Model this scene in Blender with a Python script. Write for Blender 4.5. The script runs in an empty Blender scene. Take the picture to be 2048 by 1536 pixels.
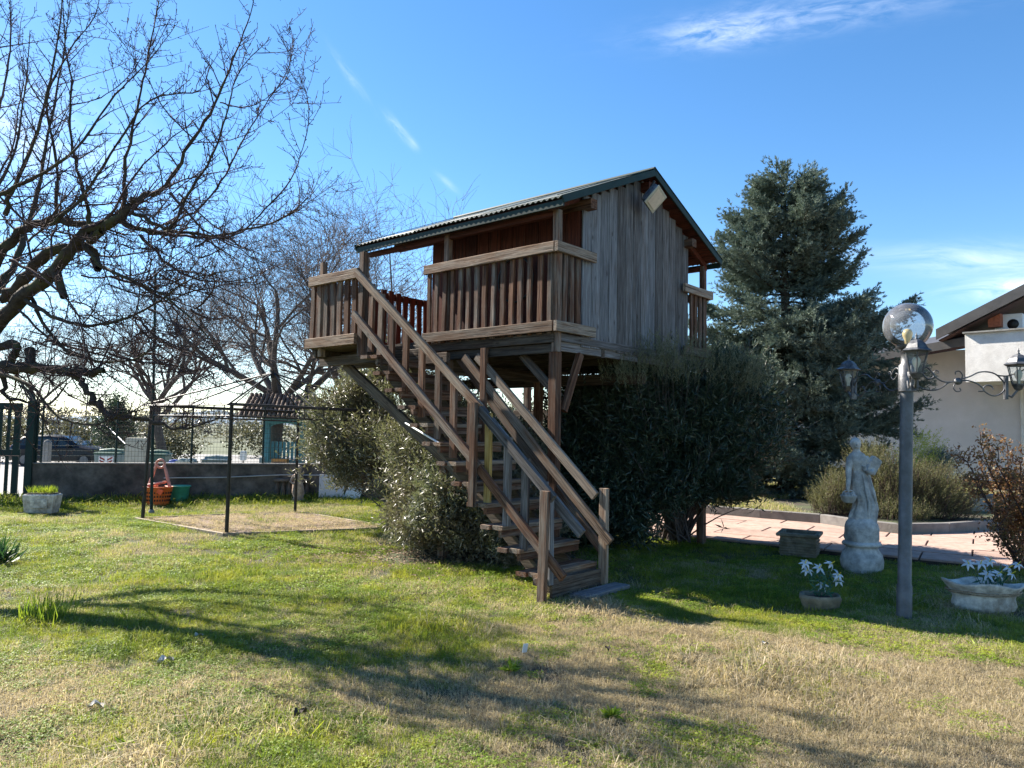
import bpy, math, random
import numpy as np
from mathutils import Vector, Matrix
rnd = random.Random(7); rng = np.random.default_rng(11)
S = bpy.context.scene; COL = S.collection
# ------------------------------------------------------------------ camera, light, exposure
F, HY, ROLL, CH = 1479.65, 857.7, .0184, 1.55
PIT = math.atan((HY-768)/F)
cam = bpy.data.objects.new('camera', bpy.data.cameras.new('camera')); COL.objects.link(cam)
cam.data.sensor_width = 36; cam.data.lens = F/2048*36; cam.data.clip_end = 9000; cam.data.clip_start = .05
cam.matrix_world = Matrix.Translation((0, 0, CH)) @ Matrix.Rotation(math.pi/2+PIT, 4, 'X') @ Matrix.Rotation(ROLL, 4, 'Z')
S.camera = cam
SUN_EL = math.radians(38); SUNH = Vector((-.836, .549, 0)).normalized()
SUN_AZ = math.atan2(SUNH.x, SUNH.y)          # clockwise from +Y
S.view_settings.view_transform = 'Standard'; S.view_settings.look = 'None'
S.view_settings.exposure = 1.74; S.view_settings.gamma = 1
sun = bpy.data.objects.new('sun', bpy.data.lights.new('sun', 'SUN')); COL.objects.link(sun)
sun.data.energy = 5.0; sun.data.angle = math.radians(.5); sun.data.color = (1, .93, .82)
sd = Vector((SUNH.x*math.cos(SUN_EL), SUNH.y*math.cos(SUN_EL), math.sin(SUN_EL)))
sun.rotation_euler = sd.to_track_quat('Z', 'Y').to_euler()
W = bpy.data.worlds.new('World'); S.world = W; W.use_nodes = True

def ray(px, py):
    u0, v0 = px-1024, py-768
    cr, sr = math.cos(ROLL), math.sin(ROLL)
    u, v = u0*cr+v0*sr, -u0*sr+v0*cr
    Z = -v/F; c, s = math.cos(PIT), math.sin(PIT)
    return Vector((u/F, c-Z*s, s+Z*c))
def at(px, py, Y):                             # the point seen at this pixel at forward distance Y
    r = ray(px, py); t = Y/r.y; return Vector((r.x*t, Y, CH+r.z*t))
def G(px, py, z=0.):                           # the point seen there on a level plane
    r = ray(px, py); t = (z-CH)/r.z; return Vector((r.x*t, r.y*t, z))

class NT:
    def __init__(s, nt): s.nt = nt; s.nt.nodes.clear()
    def n(s, t, **k):
        x = s.nt.nodes.new(t)
        for a, b in k.items():
            if a == 'i':
                for q, v in b.items():
                    if hasattr(v, 'node') or isinstance(v, bpy.types.NodeSocket): s.nt.links.new(v, x.inputs[q])
                    else: x.inputs[q].default_value = v
            else: setattr(x, a, b)
        return x
    def l(s, a, b): s.nt.links.new(a, b)
    def math(s, op, a, b=0., clamp=False):
        m = s.n('ShaderNodeMath', operation=op, i={0: a, 1: b}); m.use_clamp = clamp; return m.outputs[0]
    def mix(s, f, a, b, mode='MIX'):
        m = s.n('ShaderNodeMix', data_type='RGBA', blend_type=mode)
        for k, v in ((0, f), (6, a), (7, b)):
            if isinstance(v, bpy.types.NodeSocket): s.l(v, m.inputs[k])
            else: m.inputs[k].default_value = v if k == 0 or len(v) == 4 else (*v, 1)
        return m.outputs[2]
    def ramp(s, f, stops):
        r = s.n('ShaderNodeValToRGB', i={0: f}); e = r.color_ramp.elements
        while len(e) < len(stops): e.new(.5)
        for k, (p, c) in enumerate(stops):
            e[k].position = p; e[k].color = (c, c, c, 1) if isinstance(c, (int, float)) else (*c, 1)
        return r.outputs[0]
    def noise(s, v, sc, det=4, rough=.55, dist=0.):
        x = s.n('ShaderNodeTexNoise', i={'Scale': sc, 'Detail': det, 'Roughness': rough, 'Distortion': dist})
        if v is not None: s.l(v, x.inputs['Vector'])
        return x.outputs['Fac']
    def mapping(s, v, sc=(1, 1, 1), loc=(0, 0, 0), rot=(0, 0, 0)):
        m = s.n('ShaderNodeMapping', i={'Scale': sc, 'Location': loc, 'Rotation': rot}); s.l(v, m.inputs['Vector']); return m.outputs[0]

# ------------------------------------------------------------------ sky
w = NT(W.node_tree)
sky = w.n('ShaderNodeTexSky'); sky.sky_type = 'NISHITA'; sky.sun_disc = False
sky.sun_elevation = SUN_EL; sky.sun_rotation = SUN_AZ; sky.altitude = 200; sky.air_density = 1.0; sky.dust_density = .1; sky.ozone_density = 3.
tc = w.n('ShaderNodeTexCoord').outputs['Generated']
hs = w.n('ShaderNodeHueSaturation', i={'Saturation': 1.22, 'Value': 1., 'Color': sky.outputs[0]})
skyc = hs.outputs[0]
def dotn(v):
    d = w.n('ShaderNodeVectorMath', operation='DOT_PRODUCT'); w.l(tc, d.inputs[0]); d.inputs[1].default_value = v; return d.outputs['Value']
def cloud(col, px, py, dx, dy, su, sv, sc, amt, lo=.45, hi=.75, seed=0.):
    c = ray(px, py).normalized(); q = ray(px+dx*10, py+dy*10).normalized()
    U = (q-c).normalized(); V = c.cross(U).normalized()
    u, v = dotn(U), dotn(V); u = w.math('SUBTRACT', u, c.dot(U)); v = w.math('SUBTRACT', v, c.dot(V))
    f = w.math('GREATER_THAN', dotn(c), 0.)
    uu = w.math('POWER', w.math('DIVIDE', u, su), 2); vv = w.math('POWER', w.math('DIVIDE', v, sv), 2)
    g = w.math('EXPONENT', w.math('MULTIPLY', w.math('ADD', uu, vv), -1.))
    cb = w.n('ShaderNodeCombineXYZ', i={0: w.math('MULTIPLY', u, sc[0]), 1: w.math('MULTIPLY', v, sc[1]), 2: seed})
    n = w.noise(cb.outputs[0], 1., 7, .62, .6)
    m = w.math('MULTIPLY', w.math('MULTIPLY', w.ramp(n, [(lo, 0.), (hi, 1.)]), g), w.math('MULTIPLY', f, amt))
    return w.mix(m, col, (8.2, 8.6, 9.3))
R2 = lambda d: (math.cos(math.radians(d)), math.sin(math.radians(d)))
skyc = cloud(skyc, 1450, 62, *R2(-6), .06, .016, (26, 80), .36, .38, .66, 3.)
skyc = cloud(skyc, 1600, 30, *R2(-8), .14, .018, (20, 75), .32, .4, .85, 8.)
skyc = cloud(skyc, 700, 152, *R2(55), .03, .005, (30, 90), .16, .35, .7, 1.)
skyc = cloud(skyc, 798, 258, *R2(50), .02, .005, (30, 120), .24, .3, .7, 5.)
skyc = cloud(skyc, 826, 288, *R2(50), .008, .004, (30, 120), .18, .2, .6, 6.)
skyc = cloud(skyc, 895, 366, *R2(40), .014, .004, (30, 120), .18, .3, .65, 2.)
skyc = cloud(skyc, 1950, 520, *R2(0), .10, .016, (10, 50), .45, .3, .75, 4.)
skyc = cloud(skyc, 2030, 572, *R2(-5), .05, .012, (14, 50), .8, .35, .7, 9.)
skyc = cloud(skyc, 200, 760, *R2(0), .5, .07, (5, 14), .32, .3, .62, 2.)
skyc = cloud(skyc, 70, 270, *R2(20), .10, .05, (9, 16), .45, .35, .7, 7.)
bg = w.n('ShaderNodeBackground', i={'Color': skyc, 'Strength': .070})
w.l(bg.outputs[0], w.n('ShaderNodeOutputWorld').inputs[0])

# ------------------------------------------------------------------ materials
def new_mat(name): m = bpy.data.materials.new(name); m.use_nodes = True; return m, NT(m.node_tree)
def finish(t, shader): t.l(shader, t.n('ShaderNodeOutputMaterial').inputs[0])
def plain(name, c, rough=.6, metal=0., var=.12, bump=0., scale=8., dirt=None, spec=.5):
    m, t = new_mat(name)
    co = t.n('ShaderNodeTexCoord').outputs['Object']
    n = t.noise(co, scale, 6, .6)
    c2 = tuple(max(0, x*(1-var*2.2)) for x in c); c3 = tuple(min(1, x*(1+var)) for x in c)
    col = t.ramp(n, [(.3, c2), (.55, c), (.75, c3)])
    if dirt: col = t.mix(t.ramp(t.noise(co, scale*.35, 8, .7), [(.42, 0.), (.68, 1.)]), col, dirt)
    p = t.n('ShaderNodeBsdfPrincipled', i={'Base Color': col, 'Roughness': rough, 'Metallic': metal})
    p.inputs['Specular IOR Level'].default_value = spec
    if bump:
        b = t.n('ShaderNodeBump', i={'Strength': bump, 'Distance': .01, 'Height': t.noise(co, scale*6, 6, .7)}); t.l(b.outputs[0], p.inputs['Normal'])
    finish(t, p.outputs[0]); return m
def wood(name, cols, grey, greyamt=(.4, .62), rough=.8, randv=.35, patch=1.6):
    """boards: local X is the grain"""
    m, t = new_mat(name)
    co = t.n('ShaderNodeTexCoord').outputs['Object']
    oi = t.n('ShaderNodeObjectInfo').outputs['Random']
    off = t.n('ShaderNodeVectorMath', operation='ADD'); t.l(co, off.inputs[0])
    cb = t.n('ShaderNodeCombineXYZ', i={0: t.math('MULTIPLY', oi, 37.), 1: t.math('MULTIPLY', oi, 91.), 2: t.math('MULTIPLY', oi, 53.)})
    t.l(cb.outputs[0], off.inputs[1]); v = off.outputs[0]
    g = t.noise(t.mapping(v, (1.6, 34, 34)), 1.6, 8, .62, .7)
    fine = t.noise(t.mapping(v, (5, 160, 160)), 1.5, 4, .6)
    pt = t.noise(t.mapping(v, (1, 5, 5)), patch*1.6, 5, .65)
    rv = t.math('ADD', t.math('MULTIPLY', t.math('SUBTRACT', oi, .5), randv*.6), pt)
    c = t.ramp(g, [(.34, cols[0]), (.48, cols[1]), (.63, cols[2])])
    gm = t.ramp(rv, [(greyamt[0], 0.), (greyamt[1], 1.)])
    gc = t.mix(t.ramp(g, [(.36, 0.), (.62, 1.)]), tuple(x*.42 for x in grey), grey)
    c = t.mix(gm, c, gc)
    kn = t.n('ShaderNodeTexVoronoi', i={'Scale': 1.}); t.l(t.mapping(v, (3.2, 9, 9)), kn.inputs['Vector'])
    c = t.mix(t.ramp(kn.outputs['Distance'], [(.05, .75), (.14, 0.)]), c, (.03, .018, .012))
    cr = t.noise(t.mapping(v, (.9, 55, 55), (3, 7, 1)), 1.3, 3, .5)
    crk = t.ramp(cr, [(.34, 1.), (.40, 0.)])
    c = t.mix(t.math('MULTIPLY', crk, .8), c, (.018, .013, .01))
    c = t.mix(t.ramp(fine, [(.3, .35), (.6, 0.)]), c, tuple(x*.4 for x in cols[0]))
    br = t.n('ShaderNodeHueSaturation', i={'Value': t.math('ADD', t.math('MULTIPLY', t.math('FRACT', t.math('MULTIPLY', oi, 7.31)), .55), .72), 'Color': c})
    p = t.n('ShaderNodeBsdfPrincipled', i={'Base Color': br.outputs[0], 'Roughness': rough})
    p.inputs['Specular IOR Level'].default_value = .25
    h = t.math('SUBTRACT', t.math('ADD', g, t.math('MULTIPLY', fine, .5)), t.math('MULTIPLY', crk, 1.2))
    b = t.n('ShaderNodeBump', i={'Strength': .6, 'Distance': .004, 'Height': h}); t.l(b.outputs[0], p.inputs['Normal'])
    finish(t, p.outputs[0]); return m
def leafm(name, cols, trans=.35, rough=.45, spec=.5, tcol=None, noisec=None, ns=1.):
    m, t = new_mat(name)
    isl = t.n('ShaderNodeNewGeometry').outputs['Random Per Island']
    c = t.ramp(isl, [(k/(len(cols)-1) if len(cols) > 1 else 0., x) for k, x in enumerate(cols)])
    if noisec:
        pos = t.n('ShaderNodeNewGeometry').outputs['Position']
        c = t.mix(t.ramp(t.noise(pos, ns, 4, .6), [(.42, 0.), (.62, 1.)]), c, noisec)
    p = t.n('ShaderNodeBsdfPrincipled', i={'Base Color': c, 'Roughness': rough}); p.inputs['Specular IOR Level'].default_value = spec
    tb = t.n('ShaderNodeBsdfTranslucent', i={'Color': t.mix(.6, c, tcol or tuple(min(1, x*1.8) for x in cols[-1]))})
    ms = t.n('ShaderNodeMixShader', i={0: trans}); t.l(p.outputs[0], ms.inputs[1]); t.l(tb.outputs[0], ms.inputs[2])
    finish(t, ms.outputs[0]); return m
M = {}
M['brown'] = wood('weathered_brown_wood', [(.05, .02, .011), (.13, .055, .028), (.22, .115, .065)], (.25, .205, .165), (.44, .70))
M['rail'] = wood('sun_bleached_rail_wood', [(.08, .038, .02), (.19, .105, .06), (.31, .21, .14)], (.35, .28, .215), (.36, .6))
M['grey'] = wood('grey_siding_wood', [(.08, .068, .06), (.13, .115, .108), (.225, .21, .205)], (.235, .235, .245), (.38, .6), randv=.7)
M['red'] = wood('red_stained_wood', [(.045, .012, .007), (.095, .024, .013), (.14, .04, .022)], (.08, .04, .028), (.6, .9))
M['beam'] = wood('dark_beam_wood', [(.03, .018, .012), (.075, .046, .03), (.13, .09, .062)], (.15, .125, .10), (.4, .7))
M['yellow'] = wood('new_pine_wood', [(.35, .2, .05), (.55, .36, .1), (.65, .48, .2)], (.5, .4, .25), (.6, .9))
M['green_metal'] = plain('dark_green_painted_metal', (.008, .03, .026), .6, .0, .2, .1, 12, (.02, .035, .03), .25)
M['roof_top'] = plain('corrugated_bitumen_green', (.06, .085, .075), .55, 0, .2, .2, 5, (.2, .21, .2))
M['black_metal'] = plain('dark_bronze_metal', (.022, .02, .018), .5, .3, .2, .05, 20)
M['pole'] = plain('grey_painted_pole', (.115, .125, .14), .5, .2, .2, .4, 9, (.06, .06, .055))
M['iron'] = plain('lamp_iron', (.06, .062, .07), .45, .5, .25, .15, 30, (.2, .2, .2))
M['concrete'] = plain('stained_concrete', (.15, .13, .112), .9, 0, .35, .6, 3.5, (.03, .026, .022))
M['pale_concrete'] = plain('pale_concrete', (.28, .27, .25), .9, 0, .2, .5, 5, (.2, .19, .17))
M['kerbstone'] = plain('mossy_kerb_concrete', (.19, .175, .165), .9, 0, .25, .6, 4, (.12, .115, .1))
M['stone'] = plain('old_statue_stone', (.58, .56, .52), .85, 0, .2, .9, 13, (.21, .21, .20))
M['plaster'] = plain('shade_lilac_plaster', (.70, .64, .64), .9, 0, .05, .4, 2.2, (.62, .57, .56))  # lilac grey of the shaded house wall put into the base colour
M['white_plaster'] = plain('white_rough_plaster', (.80, .77, .73), .9, 0, .07, .8, 5, (.6, .57, .53))
M['roofmetal'] = plain('grey_brown_roof_metal', (.085, .08, .078), .5, .2, .12, .1, 4)
M['soffit'] = plain('dark_stained_soffit', (.06, .025, .018), .7, 0, .2, .1, 5)
M['brick'] = plain('orange_brick', (.38, .12, .06), .85, 0, .2, .4, 20)
M['white'] = plain('white_plastic', (.75, .75, .73), .4, 0, .05, 0, 10)
M['teal'] = plain('teal_painted_wood', (.05, .19, .21), .6, 0, .15, .1, 8)
M['letterbox'] = plain('orange_brown_wood', (.42, .20, .05), .6, 0, .15, .1, 12)
M['tile'] = plain('brown_roof_tile', (.16, .10, .075), .85, 0, .3, .3, 9, (.08, .07, .05))
M['car'] = plain('black_car_paint', (.008, .008, .012), .3, .0, .05, 0, 5, spec=.35); M['rubber'] = plain('black_rubber', (.015, .015, .015), .8)
M['alloy'] = plain('alloy_rim', (.16, .16, .16), .5, .3)
M['darkglass'] = plain('dark_car_glass', (.02, .028, .03), .12, 0, .05, 0, 5, spec=.6)
M['binlid'] = plain('bin_green', (.05, .12, .085), .45, 0, .1, 0, 10); M['bingrey'] = plain('bin_grey_green', (.19, .25, .24), .45, 0, .12, 0, 8)
M['blue'] = plain('blue_plastic', (.03, .08, .35), .4); M['yel'] = plain('yellow_plastic', (.7, .6, .04), .45)
M['redp'] = plain('red_marking', (.5, .03, .03), .5); M['orange'] = plain('orange_plastic', (.75, .16, .04), .45)
M['hotorange'] = plain('bright_orange_plastic', (.95, .12, .03), .4)
M['pink'] = plain('faded_salmon_plastic', (.62, .27, .2), .5); M['tealp'] = plain('teal_green_plastic', (.06, .33, .24), .45)
M['beige'] = plain('beige_panel', (.45, .43, .34), .7, 0, .1, .1, 5)
M['cladding'] = plain('blue_grey_cladding', (.2, .27, .28), .5, .2, .1, 0, 6)
M['darkpanel'] = plain('dark_teal_panel', (.07, .13, .14), .5)
M['asphalt'] = plain('pale_road', (.24, .23, .215), .9, 0, .12, .4, 1.5)
M['slab'] = None
M['lensglass'] = plain('floodlight_front_glass', (.62, .55, .45), .35, 0, .12, 0, 14, (.5, .43, .34))
M['soil'] = plain('dark_soil', (.05, .038, .028), .95, 0, .3, .9, 12)
M['litter'] = plain('dead_leaf', (.33, .26, .18), .8, 0, .3, .4, 40)
M['planterstone'] = plain('mossy_planter_concrete', (.24, .20, .14), .9, 0, .3, .7, 10, (.12, .105, .06))
M['lichen_white'] = plain('peeling_white_planter', (.68, .63, .55), .9, 0, .25, .8, 12, (.24, .19, .14))
M['bulb'] = plain('milk_bulb', (.85, .82, .7), .3, 0, .03); M['bulby'] = plain('yellowed_bulb', (.75, .62, .3), .3, 0, .03)
M['hose'] = plain('pale_pipe', (.45, .44, .42), .5)
M['hill'] = plain('haze_blue_wooded_hill', (.10, .15, .20), 1., 0, .1, 0, .004); M['tarn'] = plain('salmon_stone', (.5, .36, .26), .85, 0, .25, .5, 14, (.25, .17, .13))  # hill colour carries the blue of distance haze
def slabmat():
    m, t = new_mat('pink_paving')
    pos = t.n('ShaderNodeNewGeometry').outputs['Position']; oi = t.n('ShaderNodeObjectInfo').outputs['Random']
    c = t.ramp(t.noise(pos, 9, 8, .7), [(.3, (.25, .155, .12)), (.5, (.35, .235, .185)), (.7, (.40, .29, .24))])
    c = t.mix(t.ramp(t.noise(pos, .8, 6, .7), [(.5, 0.), (.72, .6)]), c, (.12, .09, .07))
    h = t.n('ShaderNodeHueSaturation', i={'Value': t.math('ADD', t.math('MULTIPLY', oi, .22), .9), 'Color': c})
    p = t.n('ShaderNodeBsdfPrincipled', i={'Base Color': h.outputs[0], 'Roughness': .85})
    b = t.n('ShaderNodeBump', i={'Strength': .3, 'Distance': .01, 'Height': t.noise(pos, 30, 6, .7)}); t.l(b.outputs[0], p.inputs['Normal'])
    finish(t, p.outputs[0]); return m
M['slab'] = slabmat()
def glass(name, c, alpha, rough=.03):
    m, t = new_mat(name)
    tr = t.n('ShaderNodeBsdfTransparent', i={'Color': (*c, 1)}); gl = t.n('ShaderNodeBsdfGlossy', i={'Color': (1, 1, 1, 1), 'Roughness': rough})
    df = t.n('ShaderNodeBsdfDiffuse', i={'Color': (.5, .52, .56, 1)})
    co = t.n('ShaderNodeTexCoord').outputs['Object']
    m0 = t.n('ShaderNodeMixShader'); t.l(t.ramp(t.noise(co, 5, 5, .6), [(.4, alpha*.35), (.7, alpha)]), m0.inputs[0]); t.l(tr.outputs[0], m0.inputs[1]); t.l(df.outputs[0], m0.inputs[2])
    fr = t.n('ShaderNodeFresnel', i={'IOR': 1.45}); ms = t.n('ShaderNodeMixShader'); t.l(fr.outputs[0], ms.inputs[0]); t.l(m0.outputs[0], ms.inputs[1]); t.l(gl.outputs[0], ms.inputs[2])
    finish(t, ms.outputs[0]); return m
M['globe'] = glass('smoked_globe_glass', (.88, .87, .9), .42); M['pane'] = glass('lantern_pane_glass', (.85, .88, .88), .16)
def barkm(name, c1, c2, moss=None):
    m, t = new_mat(name); pos = t.n('ShaderNodeNewGeometry').outputs['Position']
    c = t.ramp(t.noise(pos, 22, 7, .7), [(.3, c1), (.7, c2)])
    if moss: c = t.mix(t.ramp(t.noise(pos, 3.5, 5, .6), [(.5, 0.), (.66, .8)]), c, moss)
    p = t.n('ShaderNodeBsdfPrincipled', i={'Base Color': c, 'Roughness': .9}); p.inputs['Specular IOR Level'].default_value = .2
    b = t.n('ShaderNodeBump', i={'Strength': .7, 'Distance': .01, 'Height': t.noise(pos, 45, 6, .7)}); t.l(b.outputs[0], p.inputs['Normal'])
    finish(t, p.outputs[0]); return m
M['bark'] = barkm('mossy_fruit_bark', (.03, .022, .016), (.085, .065, .048), (.09, .085, .03))
M['twig'] = barkm('purple_brown_twig', (.05, .03, .03), (.10, .065, .06))
M['bark2'] = barkm('grey_walnut_bark', (.055, .045, .04), (.13, .11, .095)); M['twig2'] = barkm('grey_twig', (.085, .068, .064), (.165, .135, .125))
M['oleander'] = leafm('oleander_leaf', [(.06, .067, .038), (.11, .12, .075), (.19, .19, .13), (.33, .31, .24)], .25, .42, .6, (.2, .24, .08), (.16, .12, .075), 1.6)
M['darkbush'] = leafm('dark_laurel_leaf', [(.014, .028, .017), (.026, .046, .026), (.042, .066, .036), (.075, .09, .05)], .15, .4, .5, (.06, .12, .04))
M['palebush'] = leafm('olive_grey_leaf', [(.10, .11, .06), (.15, .16, .09), (.2, .2, .12)], .25, .5, .4)
M['needle'] = leafm('blue_spruce_needle', [(.08, .11, .09), (.12, .16, .128), (.165, .205, .165), (.22, .255, .20)], .12, .75, .15, (.15, .2, .12))
M['rosemary'] = leafm('rosemary_leaf', [(.08, .09, .035), (.13, .13, .055), (.19, .175, .08)], .25, .6, .35, (.26, .27, .08))
M['lime'] = leafm('yellow_green_leaf', [(.3, .33, .06), (.42, .44, .1)], .4, .5, .3)
M['nandina'] = leafm('russet_shrub_leaf', [(.08, .03, .018), (.15, .07, .03), (.15, .125, .04), (.25, .14, .06)], .35, .45, .4)
M['lily'] = leafm('white_silk_petal', [(.42, .50, .56), (.6, .66, .70)], .2, .6, .2, (.8, .85, .9)); M['lilyleaf'] = leafm('silk_green_leaf', [(.03, .10, .06), (.05, .15, .08)], .3)
M['strap'] = leafm('dark_strap_leaf', [(.015, .045, .012), (.03, .08, .02)], .3)
M['hedge'] = leafm('hedge_leaf', [(.035, .045, .02), (.065, .07, .028), (.095, .085, .035)], .25); M['hedge2'] = leafm('brown_far_wood', [(.10, .08, .065), (.15, .12, .09), (.13, .13, .08)], .2)
M['deadleaf'] = leafm('fallen_dry_leaf', [(.12, .08, .05), (.2, .14, .09), (.28, .2, .13)], .1, .8, .2)
def grassm(name, lush, dryc, bias):
    m, t = new_mat(name)
    pos = t.n('ShaderNodeNewGeometry').outputs['Position']; isl = t.n('ShaderNodeNewGeometry').outputs['Random Per Island']
    dry = t.n('ShaderNodeAttribute', attribute_type='INSTANCER', attribute_name='dry').outputs['Fac']
    big = t.noise(pos, 2.3, 4, .6)
    c1 = t.mix(t.ramp(big, [(.42, 0.), (.56, 1.)]), lush[0], lush[1])
    c1 = t.mix(t.ramp(t.noise(pos, 5, 4, .65), [(.47, 0.), (.6, .9)]), c1, lush[2])
    dc = t.ramp(isl, [(0., dryc[0]), (.5, dryc[1]), (1., dryc[2])])
    f = t.math('ADD', t.math('MULTIPLY', isl, .5), t.math('SUBTRACT', dry, bias))
    c = t.mix(t.ramp(f, [(.42, 0.), (.58, 1.)]), c1, dc)
    h = t.n('ShaderNodeHueSaturation', i={'Value': t.math('ADD', t.math('MULTIPLY', t.math('FRACT', t.math('MULTIPLY', isl, 17.)), .6), .7), 'Color': c})
    d = t.n('ShaderNodeBsdfPrincipled', i={'Base Color': h.outputs[0], 'Roughness': .55}); d.inputs['Specular IOR Level'].default_value = .3
    tb = t.n('ShaderNodeBsdfTranslucent', i={'Color': t.mix(.75, h.outputs[0], t.mix(1., h.outputs[0], (1.3, 1.3, .9), 'MULTIPLY'))})
    ms = t.n('ShaderNodeMixShader', i={0: .45}); t.l(d.outputs[0], ms.inputs[1]); t.l(tb.outputs[0], ms.inputs[2])
    finish(t, ms.outputs[0]); return m
LUSH = [(.16, .215, .022), (.27, .285, .032), (.11, .165, .022)]
DRY = [(.20, .155, .095), (.38, .31, .205), (.55, .465, .33)]
M['grass'] = grassm('lawn_grass', LUSH, DRY, .0)
M['clover'] = grassm('bright_weed_leaf', [(.18, .26, .026), (.28, .33, .035), (.12, .19, .022)], DRY, .35)
def lawnm():
    m, t = new_mat('lawn_soil')
    pos = t.n('ShaderNodeNewGeometry').outputs['Position']
    c = t.ramp(t.noise(pos, 7, 8, .7), [(.3, (.022, .018, .012)), (.5, (.05, .04, .027)), (.7, (.09, .07, .048))])
    c = t.mix(t.ramp(t.noise(pos, 1.1, 5, .6), [(.4, 0.), (.6, .6)]), c, (.07, .10, .03))
    p = t.n('ShaderNodeBsdfPrincipled', i={'Base Color': c, 'Roughness': .95})
    b = t.n('ShaderNodeBump', i={'Strength': .8, 'Distance': .03, 'Height': t.noise(pos, 30, 6, .7)}); t.l(b.outputs[0], p.inputs['Normal'])
    finish(t, p.outputs[0]); return m
M['lawn'] = lawnm()
M['mulch'] = plain('dry_mulch_ground', (.23, .16, .11), .95, 0, .3, .9, 6, (.13, .09, .065))
M['field'] = plain('far_field', (.085, .095, .045), .95, 0, .3, 0, .05)

# ------------------------------------------------------------------ object helpers
def link(o, parent=None, label=None, cat=None, group=None, kind=None):
    COL.objects.link(o)
    if parent: o.parent = parent
    for k, v in (('label', label), ('category', cat), ('group', group), ('kind', kind)):
        if v: o[k] = v
    return o
def thing(name, label, cat, loc=(0, 0, 0), rz=0., group=None):
    o = bpy.data.objects.new(name, None); o.location = loc; o.rotation_euler = (0, 0, rz); o.empty_display_size = .1
    return link(o, None, label, cat, group)
def npmesh(name, V, Fc, mat, parent=None, smooth=False, **k):
    V = np.asarray(V, dtype=np.float32); Fc = np.asarray(Fc, dtype=np.int32); n = Fc.shape[1]
    me = bpy.data.meshes.new(name); me.vertices.add(len(V)); me.vertices.foreach_set('co', V.ravel())
    me.loops.add(Fc.size); me.loops.foreach_set('vertex_index', Fc.ravel())
    me.polygons.add(len(Fc)); me.polygons.foreach_set('loop_start', np.arange(0, Fc.size, n, dtype=np.int32))
    me.polygons.foreach_set('use_smooth', np.full(len(Fc), smooth)); me.update(calc_edges=True); me.materials.append(mat)
    return link(bpy.data.objects.new(name, me), parent, **k)
class B:
    def __init__(s): s.v = []; s.f = []; s.sm = []
    def add(s, V, Fs, smooth=False):
        o = len(s.v); s.v += [tuple(x) for x in V]; s.f += [tuple(i+o for i in f) for f in Fs]; s.sm += [smooth]*len(Fs); return s
    def box(s, c, d, rot=None, bev=0., taper=1.):
        x, y, z = (q/2 for q in d)
        V = [Vector((a*x*(taper if k < 0 else 1), b*y*(taper if k < 0 else 1), k*z)) for k in (-1, 1) for a, b in ((-1, -1), (1, -1), (1, 1), (-1, 1))]
        Fs = [(3, 2, 1, 0), (4, 5, 6, 7), (0, 1, 5, 4), (1, 2, 6, 5), (2, 3, 7, 6), (3, 0, 4, 7)]
        if bev:
            V = []
            for k in (-1, 1):
                for kk in ((0, 1) if k < 0 else (1, 0)):
                    zz = k*(z-bev*kk) if kk else k*z; ins = bev if not kk else 0
                    t = taper if k < 0 else 1
                    for a, b in ((-1, -1), (1, -1), (1, 1), (-1, 1)): V.append(Vector((a*(x*t-ins), b*(y*t-ins), zz)))
            Fs = [(3, 2, 1, 0), (12, 13, 14, 15)]
            for r in range(3):
                for q in range(4): Fs.append((r*4+q, r*4+(q+1) % 4, r*4+4+(q+1) % 4, r*4+4+q))
        if rot is not None: V = [rot @ v for v in V]
        c = Vector(c); return s.add([v+c for v in V], Fs)
    def tube(s, P, R, n=6, cap=True):
        P = [Vector(p) for p in P]; R = [R]*len(P) if isinstance(R, (int, float)) else R
        V = []; up = None
        for k, p in enumerate(P):
            d = (P[min(k+1, len(P)-1)]-P[max(k-1, 0)])
            d = d.normalized() if d.length > 1e-9 else Vector((0, 0, 1))
            if up is None: up = d.orthogonal().normalized()
            up = (up-d*up.dot(d)); up = up.normalized() if up.length > 1e-6 else d.orthogonal().normalized()
            sd_ = d.cross(up)
            for q in range(n):
                a = 2*math.pi*q/n; V.append(p+(up*math.cos(a)+sd_*math.sin(a))*R[k])
        Fs = [(k*n+q, k*n+(q+1) % n, (k+1)*n+(q+1) % n, (k+1)*n+q) for k in range(len(P)-1) for q in range(n)]
        s.add(V, Fs, True)
        if cap: s.add(V[:n][::-1], [tuple(range(n))]); s.add(V[-n:], [tuple(range(n))])
        return s
    def lathe(s, prof, n=20, c=(0, 0, 0), sx=1., sy=1., fn=None, smooth=True, phase=0.):
        V = []
        for r, z in prof:
            for q in range(n):
                a = 2*math.pi*q/n+phase; rr = r*(fn(a, z) if fn else 1); V.append((c[0]+rr*math.cos(a)*sx, c[1]+rr*math.sin(a)*sy, c[2]+z))
        m = len(prof); Fs = [(k*n+q, k*n+(q+1) % n, (k+1)*n+(q+1) % n, (k+1)*n+q) for k in range(m-1) for q in range(n)]
        s.add(V, Fs, smooth); s.add(V[:n][::-1], [tuple(range(n))]); s.add(V[-n:], [tuple(range(n))]); return s
    def prism(s, poly, z0, z1, M4=None):
        """poly: outline in XY, extruded in z (M4 maps it)"""
        n = len(poly); V = [Vector((x, y, z0)) for x, y in poly]+[Vector((x, y, z1)) for x, y in poly]
        if M4 is not None: V = [M4 @ v for v in V]
        return s.add(V, [tuple(range(n))[::-1], tuple(range(n, 2*n))]+[(q, (q+1) % n, n+(q+1) % n, n+q) for q in range(n)])
    def make(s, name, mat, parent=None, loc=None, **k):
        me = bpy.data.meshes.new(name); me.from_pydata(s.v, [], s.f); me.polygons.foreach_set('use_smooth', s.sm); me.update(); me.materials.append(mat)
        o = bpy.data.objects.new(name, me)
        if loc is not None: o.location = loc
        return link(o, parent, **k)
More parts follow.
